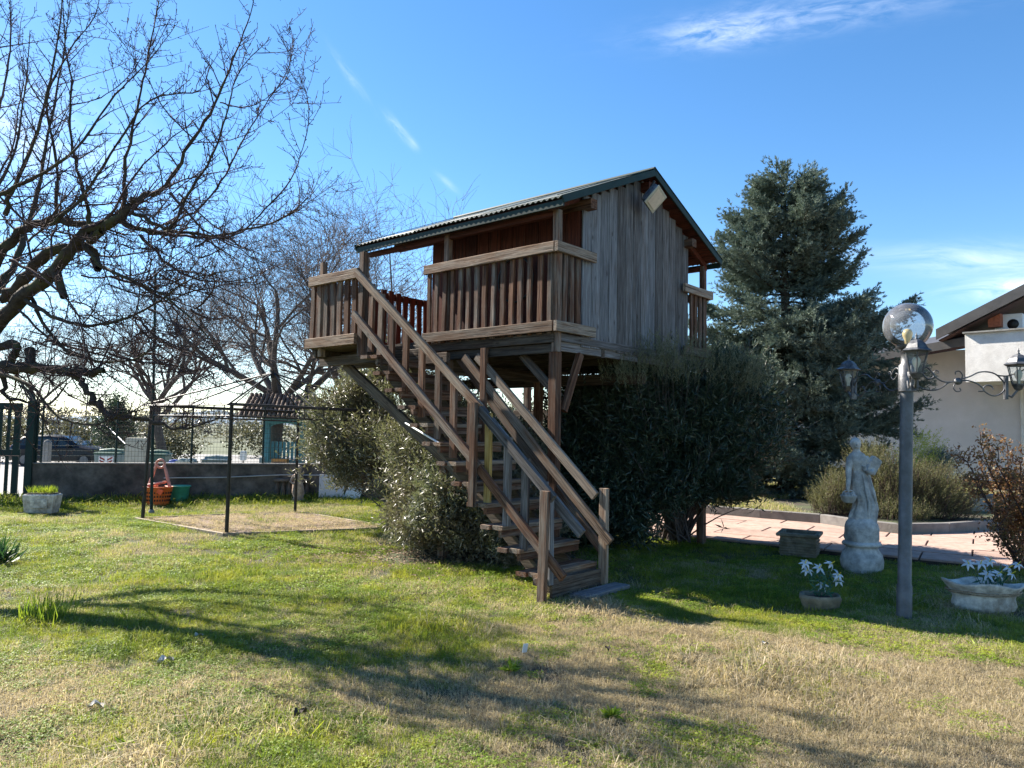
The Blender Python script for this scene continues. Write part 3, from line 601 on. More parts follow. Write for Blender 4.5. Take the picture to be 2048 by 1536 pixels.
limbs = [  # px, py, distance, radius
 [(-330, 1130, 7.3, .24), (-300, 900, 7.3, .21), (-230, 760, 7.3, .19)],
 [(-230, 780, 7.3, .15), (-60, 700, 7.2, .11), (40, 600, 7.1, .085), (110, 540, 7.0, .075), (165, 470, 6.9, .06), (235, 440, 6.8, .055), (270, 405, 6.8, .045), (300, 385, 6.8, .025)],
 [(-230, 800, 7.3, .13), (-80, 760, 7.0, .09), (10, 738, 6.9, .075), (90, 738, 6.8, .05), (150, 744, 6.7, .045), (208, 742, 6.6, .03)],
 [(150, 744, 6.7, .035), (165, 770, 6.6, .032), (190, 800, 6.5, .035), (215, 828, 6.4, .03), (260, 835, 6.4, .024), (310, 842, 6.3, .02), (350, 858, 6.2, .014), (400, 850, 6.1, .009), (450, 832, 6., .005)],
 [(-200, 760, 7.3, .13), (-60, 620, 7.5, .1), (0, 510, 7.6, .07), (50, 455, 7.6, .055), (110, 440, 7.6, .05), (170, 450, 7.5, .045), (230, 440, 7.5, .04), (300, 465, 7.4, .03), (360, 463, 7.3, .02), (440, 470, 7.2, .015), (560, 440, 7.1, .01), (615, 395, 7., .005)],
 [(0, 600, 7.3, .06), (50, 560, 7.3, .07), (110, 500, 7.2, .065), (180, 500, 7.2, .05), (190, 520, 7.2, .04)],
 [(-40, 700, 7.2, .06), (30, 690, 7.1, .05), (10, 740, 7., .04), (10, 790, 6.9, .02), (40, 800, 6.9, .015), (70, 815, 6.9, .012), (95, 850, 6.8, .006)],
 [(270, 405, 6.8, .035), (330, 370, 6.8, .024), (380, 290, 6.8, .02), (430, 210, 6.7, .015), (465, 120, 6.7, .01), (500, 30, 6.6, .006), (515, -60, 6.6, .003)],
 [(250, 425, 6.8, .028), (248, 350, 6.8, .02), (262, 270, 6.9, .016), (283, 180, 7., .012), (300, 90, 7., .009), (318, 0, 7., .006), (330, -90, 7., .003)],
 [(262, 425, 6.8, .025), (330, 455, 6.7, .02), (350, 440, 6.7, .018), (385, 375, 6.6, .015), (430, 300, 6.6, .012), (455, 220, 6.6, .009), (480, 140, 6.6, .006), (540, 78, 6.5, .003)],
 [(300, 460, 6.9, .02), (390, 475, 6.9, .018), (470, 470, 6.8, .014), (520, 430, 6.8, .01), (580, 360, 6.7, .008), (610, 280, 6.7, .006), (617, 210, 6.7, .005), (601, 155, 6.7, .003)],
 [(330, 450, 7.1, .02), (400, 415, 7.1, .015), (450, 350, 7.1, .012), (480, 290, 7., .009), (530, 210, 7., .007), (575, 140, 7., .005), (585, 80, 7., .004), (578, 45, 7., .002)],
 [(180, 450, 7.2, .03), (160, 360, 7.2, .02), (140, 260, 7.2, .015), (142, 160, 7.2, .012), (130, 90, 7.3, .008), (125, -40, 7.3, .004)],
 [(10, 430, 7., .03), (30, 370, 7., .024), (75, 260, 7., .018), (100, 160, 7., .014), (118, 60, 7., .009), (128, -60, 7., .004)],
 [(-40, 480, 6.6, .03), (-10, 400, 6.6, .025), (60, 360, 6.6, .02), (150, 300, 6.6, .014), (230, 190, 6.6, .01), (290, 130, 6.6, .006), (345, 60, 6.6, .003)],
 [(110, 440, 7.4, .025), (112, 330, 7.4, .018), (95, 200, 7.4, .012), (140, 100, 7.4, .009), (190, 30, 7.4, .006), (205, -50, 7.4, .003)],
 [(100, 450, 6.5, .022), (160, 400, 6.5, .018), (220, 310, 6.5, .013), (300, 200, 6.4, .009), (400, 180, 6.4, .006), (420, 110, 6.4, .003)],
 [(-20, 300, 7.8, .02), (0, 210, 7.8, .015), (20, 100, 7.8, .011), (20, 0, 7.8, .007), (10, -60, 7.8, .004)],
 [(140, 210, 7.2, .01), (200, 195, 7.2, .008), (260, 150, 7.2, .006), (300, 80, 7.2, .003)],
 [(440, 205, 6.7, .009), (490, 215, 6.7, .008), (540, 190, 6.7, .006), (575, 150, 6.7, .005), (582, 90, 6.7, .003)],
 [(395, 285, 6.8, .009), (450, 282, 6.8, .007), (510, 260, 6.8, .005), (590, 205, 6.8, .003)],
 [(390, 280, 6.8, .009), (330, 220, 6.8, .007), (290, 150, 6.8, .005), (200, 20, 6.8, .002)],
 [(160, 480, 6.9, .03), (200, 530, 6.8, .02), (260, 560, 6.6, .016), (340, 600, 6.5, .012), (420, 680, 6.4, .007), (440, 740, 6.4, .004)],
 [(50, 600, 7., .03), (120, 640, 6.8, .02), (200, 650, 6.7, .016), (290, 620, 6.6, .012), (380, 560, 6.5, .008), (470, 540, 6.5, .004)],
 [(60, 590, 7.2, .025), (110, 680, 7., .018), (180, 720, 6.9, .014), (260, 720, 6.8, .01), (330, 690, 6.7, .006), (420, 700, 6.7, .003)],
 [(280, 470, 7.2, .02), (340, 530, 7.1, .015), (400, 560, 7., .011), (480, 560, 7., .007), (560, 530, 6.9, .004)],
 [(20, 520, 6.5, .02), (90, 560, 6.4, .014), (150, 620, 6.3, .01), (170, 700, 6.2, .007), (160, 770, 6.2, .004)],
 [(-200, 760, 7.3, .12), (-80, 640, 8.4, .08), (10, 560, 9.2, .06), (60, 440, 9.7, .04), (90, 300, 10., .025), (120, 150, 10.2, .015), (140, 0, 10.3, .006)],  # deeper limb added to throw more branch shadow on the lawn
 [(-150, 700, 7.8, .09), (-160, 500, 8.6, .07), (-120, 300, 9.2, .045), (-60, 100, 9.5, .03), (0, -80, 9.7, .012)],  # limb added mostly out of view, for its shadow on the lawn
 [(-160, 500, 8.6, .05), (-60, 440, 9.2, .035), (20, 330, 9.6, .022), (50, 180, 9.8, .012), (60, 60, 9.9, .005)],  # side limb added with it for more lawn shadow
 [(-30, 740, 6.6, .03), (60, 770, 6.4, .018), (110, 830, 6.3, .013), (180, 850, 6.2, .01), (240, 830, 6.2, .008), (300, 815, 6.2, .004)]]
tt = Tubes(9); tw = Tubes(4)
for k, L_ in enumerate(limbs):
    pts = smooth_path([at(*q[:3]) for q in L_], 5); P = np.array([tuple(p) for p in pts]); R = np.interp(np.linspace(0, 1, len(P)), np.linspace(0, 1, len(L_)), [q[3] for q in L_])
    P[1:-1] += rng.normal(size=(len(P)-2, 3))*np.minimum(R[1:-1, None]*.35, .012)
    big = R.max() > .02; R = R*(.8 if k else 1)*(1+.12*np.sin(np.arange(len(R))*1.9+k))
    (tt if big else tw).add(P-o0, R)
    if k == 0: continue
    ln = np.linalg.norm(np.diff(P, axis=0), axis=1).sum()
    twigs(tw, P-o0, R, int(ln*11.), (.10, .50), 1, .35, .10, .05, .0021, 16, .15)
    twigs_s(tw, P-o0, int(ln*22), .0028)
    if R.max() > .04 and k > 1: twigs(tw, P-o0, R, int(ln*2.6), (.5, 1.2), 2, .5, .09, .05, .0021, 14, .2)
for k in range(74):                            # the web of long thin shoots off the old limbs
    px, py = rng.uniform(-60, 400), rng.uniform(380, 745); a_ = rng.normal()*.55+(.25 if py > 560 else -.15); Y = rng.uniform(6., 7.8)
    p = np.array(at(px, py, Y)); d = np.array([math.cos(a_), rng.normal()*.35, -math.sin(a_)]); L_ = rng.uniform(.7, 2.)*(1.1-px/600)
    Q = wander(p, d, L_, 12, .16, .02*rng.choice([-1, 1, 1])); RR = np.linspace(rng.uniform(.006, .013), .0022, 13); tw.add(Q-o0, RR)
    twigs(tw, Q-o0, RR, int(L_*9), (.08, .42), 1, .2, .12, .03, .0019, 16, .1); twigs_s(tw, Q-o0, int(L_*24), .0026)
for px, py, Y, dx, dy in ((110, 540, 7, 30, 90), (190, 520, 7.2, 10, 30), (60, 700, 7, 5, 60), (180, 480, 6.9, 40, -30)):   # sawn stubs
    a, c = at(px, py, Y), at(px+dx*.6, py+dy*.6, Y-.1); tt.add(np.array([tuple(a), tuple((a+c)/2), tuple(c)])-o0, [.05, .04, .036])
tt.make('trunk', M['bark'], ft); tw.make('crown', M['twig'], ft)

def bare_tree(name, label, px, py, Y, H, r0, sway, seed, spread=.6, n1=9, mat=('bark2', 'twig2'), group=None):
    global rng
    keep = rng; rng = np.random.default_rng(seed)
    base = at(px, py, Y); base.z = -.63
    root = thing(name, label, 'tree', base, 0, group); a = Tubes(8); b2 = Tubes(3)
    T0 = wander((0, 0, 0), (sway, 0, 1), H*.28, 5, .05, .02); a.add(T0, np.linspace(r0, r0*.8, 6)); top = T0[-1]
    def rec(p, d, L, r, lv):
        sg = 6 if lv < 3 else 4; P = wander(p, d, L, sg, .13 if lv else .09, .04 if lv < 3 else .0); rr = np.linspace(r, r*.5, sg+1)
        (a if lv < 2 else b2).add(P, rr)
        if lv >= 5: return
        nc = (4, 5, 4, 4, 2)[lv]
        for k in range(nc):
            i = rng.integers(2, sg+1); q = P[i]; t = P[i]-P[i-1]; t /= np.linalg.norm(t); s_ = rng.normal(size=3); s_ -= t*s_.dot(t); s_ /= np.linalg.norm(s_)
            rec(q, t*rng.uniform(.5, 1.)+s_*rng.uniform(.5, .95)+np.array([0, 0, .12]), L*rng.uniform(.52, .82), max(.0055, rr[i]*rng.uniform(.5, .75)), lv+1)
    for k in range(n1):
        an = k*2.4+rng.uniform(-.4, .4); rec(top if k else T0[-2], (math.cos(an)*spread, math.sin(an)*spread, rng.uniform(.5, 1.)), H*rng.uniform(.24, .34), r0*rng.uniform(.38, .6), 0)
    a.make('trunk', M[mat[0]], root); b2.make('crown', M[mat[1]], root); rng = keep
bare_tree('walnut_tree', 'spreading bare grey walnut tree just behind the gazebo roof, largest of the row', 548, 900, 21, 10.2, .24, .05, 5, .95, 7)
bare_tree('walnut_tree', 'bare grey tree behind the tall green pole, left of the walnut', 335, 880, 31, 10.5, .2, -.05, 8, .85, 7)
bare_tree('walnut_tree', 'bare tree whose crown shows past the landing, beside the playhouse roof', 690, 880, 25, 9.6, .22, .0, 13, .75, 8)
bare_tree('walnut_tree', 'small bare tree far left above the parked black car', 60, 870, 58, 12., .22, 0, 21, .8, 6)

def inell(n, ells):
    """points in a union of ellipsoids, denser toward the surface"""
    out = []; wts = np.array([e[3]*e[4]*e[5] for e in ells])**.7; wts /= wts.sum()
    for e, k in zip(ells, rng.multinomial(n, wts)):
        v = rdir(k); r = rng.uniform(0, 1, k)**.38; ph = rng.uniform(0, 6, 6); r = r*(1+.16*np.sin(v[:, 0]*4.3+ph[0]+v[:, 2]*3.1)+.13*np.sin(v[:, 1]*6.1+ph[1]-v[:, 2]*5.3+ph[2])+.10*np.sin(v[:, 2]*11+v[:, 0]*8+ph[3])); r = np.where(rng.uniform(0, 1, k) < .07, r*1.18, r); out.append(np.array(e[:3])+v*r[:, None]*np.array(e[3:6]))
    return np.concatenate(out)
def bush(name, label, base, ells, n, per, L, Wd, mat, ang=.8, upb=.5, stems=40, stemr=.012, shoot=.22, stemmat='twig2', cat='bush', group=None, clump=0., stray=0):
    base = Vector(base); root = thing(name, label, cat, base, 0, group)
    C = inell(n, ells)
    if clump:                                 # leave gaps between clumps
        from mathutils import noise as mn
        keepm = np.array([mn.noise(Vector(c)*clump) > -.12+rng.uniform(-.25, .25) for c in C]); C = C[keepm]; n = len(C)
    D = C*np.array([1, 1, .6]); D /= np.linalg.norm(D, axis=1, keepdims=True)+1e-9; D = D+rng.normal(size=(n, 3))*.45; D[:, 2] += upb; D /= np.linalg.norm(D, axis=1, keepdims=True)
    P = np.repeat(C, per, 0)+np.repeat(D, per, 0)*np.tile(np.linspace(0, shoot, per), n)[:, None]
    DD = np.repeat(D, per, 0)*(1-ang*.5)+rdir(n*per)*ang; 
    V, Fs = leaves(P, DD, rdir(len(P)), rng.uniform(.7, 1.2, len(P))*L, rng.uniform(.7, 1.2, len(P))*Wd)
    if stray:
        q = rng.integers(0, n, stray*3); rad = np.linalg.norm((C-C.mean(0))/C.std(0), axis=1)[q]; q = q[np.argsort(-rad)[:stray]]
        Sb = Tubes(3); PV, PD = [], []
        for c, d in zip(C[q], D[q]):
            Q = wander(c-d*.1, d+np.array([0, 0, .35]), rng.uniform(.3, .75), 5, .12, .03); Sb.add(Q, np.linspace(.005, .002, 6))
            for t in np.linspace(.5, 4.99, 14): i = int(t); PV.append(Q[i]+(Q[i+1]-Q[i])*(t-i)); PD.append((Q[i+1]-Q[i])/np.linalg.norm(Q[i+1]-Q[i])*.8+rng.normal(size=3)*.5)
        V2, F2 = leaves(np.array(PV), np.array(PD), rdir(len(PV)), rng.uniform(.6, 1.1, len(PV))*L, Wd); Fs = np.concatenate([Fs, F2+len(V)]); V = np.concatenate([V, V2])
        Sb.make('stray_shoots', M[stemmat], root, kind='stuff')
    V[:, 2] = np.maximum(V[:, 2], .01)
    npmesh('crown', V, Fs, M[mat], root)
    sb = Tubes(5)
    for k in range(stems):
        e = C[rng.integers(len(C))]; st_ = np.array([rng.normal()*.12, rng.normal()*.12, 0]); mid = st_*.4+e*.5+np.array([0, 0, .12]); t = np.linspace(0, 1, 6)[:, None]
        Pq = (1-t)**2*st_+2*t*(1-t)*mid+t*t*e; sb.add(Pq, np.linspace(stemr, stemr*.3, 6))
    sb.make('stems', M[stemmat], root); return root
def E(px, py, Y, rx, ry, rz, base):           # ellipsoid seen at a pixel, relative to the bush's base
    p = at(px, py, Y)-Vector(base); return (p.x, p.y, p.z, rx, ry, rz)
bb = G(850, 1075); bb.z = 0
bush('oleander_bush', 'sunlit grey green bush with narrow glossy leaves left of the stairs', bb,
     [E(760, 870, 11.3, .9, .85, .8, bb), E(690, 850, 11.6, .6, .7, .55, bb), E(830, 800, 11., .7, .6, .5, bb), E(700, 930, 11.3, .65, .7, .42, bb), E(865, 960, 10.7, .6, .7, .6, bb), E(900, 880, 10.6, .7, .7, .8, bb), E(650, 900, 11.5, .3, .4, .3, bb), E(850, 905, 10.3, .6, .6, .5, bb), E(800, 950, 10.5, .45, .5, .35, bb), E(770, 770, 11.3, .4, .4, .3, bb), E(800, 760, 11.1, .4, .4, .3, bb), E(735, 800, 11.6, .45, .5, .4, bb), E(890, 1010, 10.3, .5, .5, .4, bb)],
     21000, 6, .085, .019, 'oleander', .75, .35, 80, shoot=.2, stray=150, clump=1.9)
bb = G(960, 1105); bb.z = 0
bush('oleander_bush', 'low dense bush with shiny leaves spilling out right under the stairs', bb,
     [E(900, 980, 9.4, .5, .55, .48, bb), E(960, 1020, 9.3, .6, .5, .45, bb), E(860, 1030, 9.6, .45, .5, .34, bb), E(1010, 960, 9.6, .6, .6, .6, bb), E(940, 900, 9.8, .5, .5, .5, bb), E(860, 940, 9.8, .45, .5, .4, bb), E(900, 1030, 8.75, .42, .35, .40, bb), E(985, 1050, 8.6, .42, .3, .38, bb), E(1020, 1085, 8.35, .3, .25, .22, bb), E(1050, 1040, 8.8, .35, .3, .3, bb), E(860, 1060, 9., .35, .35, .22, bb)],
     16000, 6, .078, .019, 'oleander', .8, .3, 60, shoot=.18, stray=120)
bb = G(1120, 1085); bb.z = 0
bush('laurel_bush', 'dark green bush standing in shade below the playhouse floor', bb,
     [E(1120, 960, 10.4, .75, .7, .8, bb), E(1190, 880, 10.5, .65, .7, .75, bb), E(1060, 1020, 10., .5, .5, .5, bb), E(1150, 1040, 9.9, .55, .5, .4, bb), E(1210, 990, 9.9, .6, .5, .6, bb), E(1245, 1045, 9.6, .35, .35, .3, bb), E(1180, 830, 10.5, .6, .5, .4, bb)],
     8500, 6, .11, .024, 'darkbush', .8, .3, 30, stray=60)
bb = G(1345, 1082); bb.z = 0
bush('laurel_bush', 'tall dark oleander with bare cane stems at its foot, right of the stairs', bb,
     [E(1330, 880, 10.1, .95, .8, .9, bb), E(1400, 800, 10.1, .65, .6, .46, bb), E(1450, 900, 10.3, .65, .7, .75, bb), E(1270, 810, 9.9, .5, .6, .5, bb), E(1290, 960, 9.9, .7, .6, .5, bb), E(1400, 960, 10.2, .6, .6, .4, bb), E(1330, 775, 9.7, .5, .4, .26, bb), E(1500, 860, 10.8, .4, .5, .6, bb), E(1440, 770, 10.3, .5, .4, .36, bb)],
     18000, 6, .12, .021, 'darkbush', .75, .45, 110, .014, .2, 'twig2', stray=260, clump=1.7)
bush('wispy_shoots', 'thin upright leafy shoots in front of the gable wall foot', bb,
     [E(1320, 740, 9.0, .35, .2, .22, bb), E(1250, 760, 8.9, .3, .2, .14, bb), E(1390, 745, 9.3, .35, .2, .22, bb), E(1480, 770, 9.7, .4, .3, .25, bb)], 520, 16, .05, .008, 'palebush', .5, 1.6, 40, .005, .34, 'twig2', 'shrub')
bb = G(1240, 985); bush('photinia_hedge', 'sunlit pale green hedge showing beneath the playhouse floor', (2.2, 17.5, 0), [(0, 0, 1.2, 3.0, .8, 1.1), (-2.2, .2, 1.3, 1.2, .8, 1.), (2.5, 0, 1.6, 1.2, .8, 1.1)], 6000, 4, .11, .04, 'palebush', .9, .4, 20, cat='hedge')
# spruce
def spruce(base, H, R, seed):
    global rng
    keep = rng; rng = np.random.default_rng(seed)
    root = thing('blue_spruce', 'tall irregular blue spruce behind the terrace, right of the playhouse', 'tree', base); tb = Tubes(5)
    t = B(); t.tube([(0, 0, -.1), (.05, 0, H*.3), (0, .05, H*.7), (0, 0, H*.97)], [.2, .15, .08, .015], 9); t.make('trunk', M['bark'], root)
    SP = []; SD = []; SL = []
    def prof(z): return R*(np.interp(z/H, [0, .08, .2, .45, .62, .8, .93, 1.], [.82, .92, .95, .88, .76, .56, .32, .05]))
    def branch(z, an, L, droop=-.12):
        d = np.array([math.cos(an), math.sin(an), .1 if z < H*.6 else .4]); m = 9; P = [np.array([0, 0, z])]
        for k in range(m):
            d = d+rng.normal(size=3)*.07; d[2] += (-.07 if k < 4 else .11); d /= np.linalg.norm(d); P.append(P[-1]+d*L/m)
        P = np.array(P); tb.add(P, np.linspace(.03*L/R+.008, .006, m+1))
        for k in range(int(14+L*34)):
            u = rng.uniform(.16, 1)**.8*m*.999; i = int(u); p = P[i]+(P[i+1]-P[i])*(u-i); ax = P[i+1]-P[i]; ax /= np.linalg.norm(ax)
            sd_ = np.cross(ax, [0, 0, 1]); sd_ *= rng.choice([-1, 1]); l2 = rng.uniform(.18, .55)*(1.15-.4*u/m); dd = ax*rng.uniform(.5, 1.)+sd_*rng.uniform(.2, 1.)+np.array([0, 0, rng.uniform(-.45, .35)]); dd /= np.linalg.norm(dd)
            for s_ in np.linspace(.1, 1, max(3, int(l2/.06))):
                SP.append(p+dd*l2*s_+rng.normal(size=3)*.012); q = dd+rng.normal(size=3)*.35; q[2] += .18; SD.append(q/np.linalg.norm(q)); SL.append(rng.uniform(.07, .13))
    z = .25
    while z < H*.97:
        r = prof(z)
        for k in range(8 if z < H*.8 else 6):
            an = rng.uniform(0, 6.28); branch(z+rng.uniform(-.1, .1), an, max(.25, r*rng.uniform(.62, 1.08)))
        z += .19
    for an, z, l in ((-.15, H*.50, R*1.2), (-.05, H*.45, R*1.15), (-.2, H*.25, R*1.12), (2.9, H*.45, R*1.0), (-.3, H*.35, R*1.1), (2.9, H*.3, R*1.05), (-1.4, H*.3, R*.95), (-1.7, H*.5, R*.85), (-1.2, H*.4, R*.9)):
        for q in range(4): branch(z+rng.uniform(-.12, .12), an+rng.uniform(-.14, .14), l*rng.uniform(.85, 1.05))
    for k in range(3400):
        z = H*(.06+.84*rng.uniform()**.9); rr = prof(z)*.5*rng.uniform(.1, 1); an = rng.uniform(0, 6.28); dd = np.array([math.cos(an), math.sin(an), rng.uniform(-.2, .7)]); dd /= np.linalg.norm(dd)
        SP.append(np.array([math.cos(an)*rr, math.sin(an)*rr, z])); SD.append(dd); SL.append(rng.uniform(.09, .15))
    for x, y, z, l in ((-.62, -.1, H*.8, .95), (.35, .1, H*.84, .7), (0, 0, H*.9, .95)):   # extra leaders
        for s_ in np.linspace(0, 1, 30):
            for q in range(7): 
                dd = np.array([rng.normal(), rng.normal(), rng.uniform(.3, 1.6)]); dd /= np.linalg.norm(dd); w_ = (1-s_)*.2
                SP.append(np.array([x+rng.normal()*w_, y+rng.normal()*w_, z+l*s_])); SD.append(dd); SL.append(rng.uniform(.08, .14))
    SP, SD, SL = map(np.array, (SP, SD, SL)); n = len(SP); per = 8
    C = np.repeat(SP, per, 0)+np.repeat(SD*SL[:, None], per, 0)*rng.uniform(0, .6, n*per)[:, None]; DD = np.repeat(SD, per, 0)*.9+rdir(n*per)*.55
    V, Fs = leaves(C, DD, rdir(n*per), np.repeat(SL, per)*.8, .017, .1)
    cr = npmesh('crown', V, Fs, M['needle'], root); tb.make('branches', M['bark'], root); rng = keep; return root
sb_ = at(1572, 985, 17.5); sb_.z = .18; sp = spruce(sb_, 7.65, 2.5, 4)
# far left planting, hedges and wood
bush('clipped_hedge', 'clipped yellow green hedge behind the black car at the far left', (-21.5, 38, -.62), [(-3.5, 0, 1.1, 3.5, 1.1, 1.2), (1, 0, 1.1, 3., 1., 1.15), (4, 0, 1.0, 1.6, 1., 1.)], 3800, 3, .16, .09, 'hedge', 1., .3, 10, cat='hedge')
bush('dark_conifer', 'small dark conifer shrub standing behind the grey bins', at(228, 915, 31)*1, [(0, 0, 1.1, .75, .7, 1.), (0, 0, 1.9, .4, .4, .6)], 1500, 4, .14, .05, 'darkbush', .8, .6, 10, cat='shrub')
bush('far_bushes', 'row of dull green bushes along the far side of the street', (-9, 48, -.62), [(-7, 0, 1.2, 2.5, 1, 1.3), (-2, 1, 1., 3.5, 1, 1.1), (4, 0, 1.2, 3.5, 1, 1.3), (9, 0, 1.3, 3., 1, 1.3)], 3500, 3, .2, .12, 'hedge', 1., .3, 10, cat='hedge')
P = np.column_stack([rng.uniform(-140, 120, 16000), rng.uniform(105, 135, 16000), rng.uniform(-.6, 3.2, 16000)])
V, Fs = leaves(P, rdir(len(P), .6), rdir(len(P)), .9, .28); npmesh('far_wood', V, Fs, M['hedge2'], kind='stuff', label='brown leafless woodland edge across the fields', cat='woodland')

# ------------------------------------------------------------------ right: terrace, kerb, raised bed
tp = [T0-TD1*2.6, T0+TD1*11, T0+TD1*11+TD2*8, T0-TD1*2.6+TD2*8]
tb0 = B(); tb0.prism([(p.x, p.y) for p in tp], -.1, .03); terr = tb0.make('terrace', M['soil'], kind='structure')
def frame(d1, o): 
    m = Matrix((d1.to_3d(), Vector((-d1.y, d1.x, 0)), Vector((0, 0, 1)))).transposed().to_4x4(); m.translation = o; return m
SX, SY = 1.1, .62
sm = B().box((0, 0, 0), (SX-.022, SY-.026, .03), None, .004); smesh = None
for j in range(14):
    for i in range(-3, 12):
        u = i*SX+(SX/2 if j % 2 else 0); v = SY*(j+.5); c = T0+TD1*(u)+TD2*v
        if v > 5.6 and i < 2: continue
        if smesh is None:
            o = sm.make('slab', M['slab'], terr); smesh = o.data
        else: o = link(bpy.data.objects.new('slab', smesh), terr)
        o.location = (c.x, c.y, .042+rnd.uniform(-.003, .003)); o.rotation_euler = (rnd.uniform(-.003, .003), rnd.uniform(-.003, .003), math.atan2(TD1.y, TD1.x)+rnd.uniform(-.004, .004))
kp = [G(1330, 1026), G(1400, 1032), G(1520, 1043), G(1640, 1053), G(1720, 1066), G(1800, 1075), G(1900, 1073), G(1990, 1066), G(2120, 1062)]
kerb = thing('garden_kerb', 'low concrete kerb between pink terrace and raised bed', 'kerb', kp[0]); 
KP = [p for p in smooth_path(kp, 2)]
for a, c in zip(KP[::2], KP[2::2]):
    d = c-a; L = d.length; mid = (a+c)/2-kp[0]; nrm_ = Vector((-d.y, d.x, 0)).normalized()
    B().box((0, 0, 0), (L-.008, .12, .24), Matrix.Rotation(math.atan2(d.y, d.x), 3, 'Z'), .008).make('kerb_block', M['kerbstone'], kerb, mid+nrm_*.06+Vector((0, 0, .085)))
bedp = [(p.x, p.y+.1) for p in kp]+[(22, 12), (22, 40), (1.2, 40), (1.2, 13.6)]
bd_ = B(); bd_.prism(bedp, -.3, .16); bd_.make('raised_bed', M['lawn'], kind='structure')
# low steps wall near the house
sw = thing('step_wall', 'low pale sloping concrete wall beside the rosemary', 'low wall', G(2000, 1040)); 
hp = [at(1945, 1035, 13.5), at(2010, 1000, 13.7), at(2080, 990, 13.9)]
B().box((.2, 0, .22), (1.5, .18, .44), Matrix.Rotation(-.1, 3, 'Z'), .01).make('wall_body', M['pale_concrete'], sw); B().box((.2, 0, .455), (1.6, .26, .05), Matrix.Rotation(-.1, 3, 'Z'), .01).make('coping', M['kerbstone'], sw)

# ------------------------------------------------------------------ house on the right
HD = Vector((.68, -.733, 0)).normalized(); HN = Vector((-.733, -.68, 0)).normalized()
ho = at(1940, 760, 19); ho.z = 0
hs_ = thing('house', 'pale plastered house with balcony wall and dark overhanging roofs at the right edge', 'house', ho, math.atan2(HD.y, HD.x))
# house space: x along HD, y = away from viewer (-HN), z up
def hp_(px, py, y):
    r = ray(px, py); o = Vector((ho.x, ho.y, 0)); n = -HN; t = (y+o.dot(n))/(r.x*n.x+r.y*n.y); p = Vector((0, 0, CH))+r*t; q = p-o; return q.dot(HD), y, p.z
zb0, zb1 = hp_(1940, 764, 0)[2], hp_(1940, 667, 0)[2]
B().box((2.2, .75, (zb0+zb1)/2), (4.6, 1.5, zb1-zb0)).make('balcony', M['white_plaster'], hs_)
B().box((2.2, .72, zb1+.02), (4.66, 1.62, .04)).make('balcony_coping', M['pale_concrete'], hs_)
B().box((-1.5, 1.9, 2.0), (15, .3, 4.0)).make('wall', M['plaster'], hs_)
B().box((4.4, 4.6, 4.0), (5., .3, 2.6)).make('upper_wall', M['plaster'], hs_)
B().box((1.5, 1.74, .28), (11, .03, .2)).make('plinth', M['soffit'], hs_)
B().tube([(.75, 1.68, .2), (.75, 1.68, zb0)], .045, 10).make('downpipe', M['white_plaster'], hs_)
# lower roof: eaves board runs from left down; slab seen from below
def roofslab(name, pa, pb, depth, th_, rise, zoff=0):
    a, c = Vector(pa), Vector(pb); V = []
    for z in (0, -th_):
        V += [a+Vector((0, 0, z)), c+Vector((0, 0, z)), c+Vector((0, depth, rise+z)), a+Vector((0, depth, rise+z))]
    bq = B().add(V, [(0, 1, 2, 3), (7, 6, 5, 4), (4, 5, 1, 0), (5, 6, 2, 1), (6, 7, 3, 2), (7, 4, 0, 3)]); return bq
la, lb = hp_(1760, 712, .55), hp_(1936, 681, .55); la = tuple(Vector(la)+(Vector(la)-Vector(lb)).normalized()*6)  # left stretch added unseen behind the spruce so the wall stays shaded
rb = roofslab('lower_roof', la, lb, 2.2, .2, .5).make('lower_roof', M['soffit'], hs_)
fb = B(); fa, fc = Vector(la), Vector(lb); d = fc-fa; fb.add([fa+Vector((0, -.03, .1)), fc+Vector((0, -.03, .1)), fc+Vector((0, -.03, -.13)), fa+Vector((0, -.03, -.13)), fa+Vector((0, .0, .1)), fc+Vector((0, 0, .1)), fc+Vector((0, 0, -.13)), fa+Vector((0, 0, -.13)), fa+Vector((0, 2.2, .62)), fc+Vector((0, 2.2, .62))],
    [(3, 2, 1, 0), (0, 1, 5, 4), (2, 3, 7, 6), (4, 5, 9, 8), (0, 4, 7, 3), (1, 2, 6, 5)]); fb.make('gutter_fascia', M['roofmetal'], hs_)
ua, ub = Vector(hp_(1872, 660, .2)), Vector(hp_(2075, 556, .2))
rise = ub-ua
um = B(); V = [ua, ub, ub+Vector((0, 5, .2)), ua+Vector((0, 5, .2))]; V += [v-Vector((0, 0, .06)) for v in V]
um.add(V, [(0, 1, 2, 3), (7, 6, 5, 4), (4, 5, 1, 0), (5, 6, 2, 1), (6, 7, 3, 2), (7, 4, 0, 3)]); um.make('upper_roof', M['roofmetal'], hs_)
um = B(); V = [ua+Vector((0, -.02, .02)), ub+Vector((0, -.02, .02)), ub+Vector((0, -.02, -.26)), ua+Vector((0, -.02, -.26))]; V += [v+Vector((0, .05, 0)) for v in V]
um.add(V, [(3, 2, 1, 0), (4, 5, 6, 7), (0, 1, 5, 4), (2, 3, 7, 6), (3, 0, 4, 7), (1, 2, 6, 5)]); um.make('verge_board', M['roofmetal'], hs_)
um = B(); V = [ua+Vector((.05, .04, -.27)), ub+Vector((0, .04, -.27)), ub+Vector((0, 4.4, -.2)), ua+Vector((.05, 4.4, -.2))]; V += [v-Vector((0, 0, .03)) for v in V]
um.add(V, [(0, 1, 2, 3), (7, 6, 5, 4), (4, 5, 1, 0), (5, 6, 2, 1), (6, 7, 3, 2), (7, 4, 0, 3)]); um.make('soffit', M['soffit'], hs_)
c_ = hp_(1991, 642, .75); B().box((c_[0], .75, c_[2]), (.28, .25, .34)).make('brick_pillar', M['brick'], hs_)
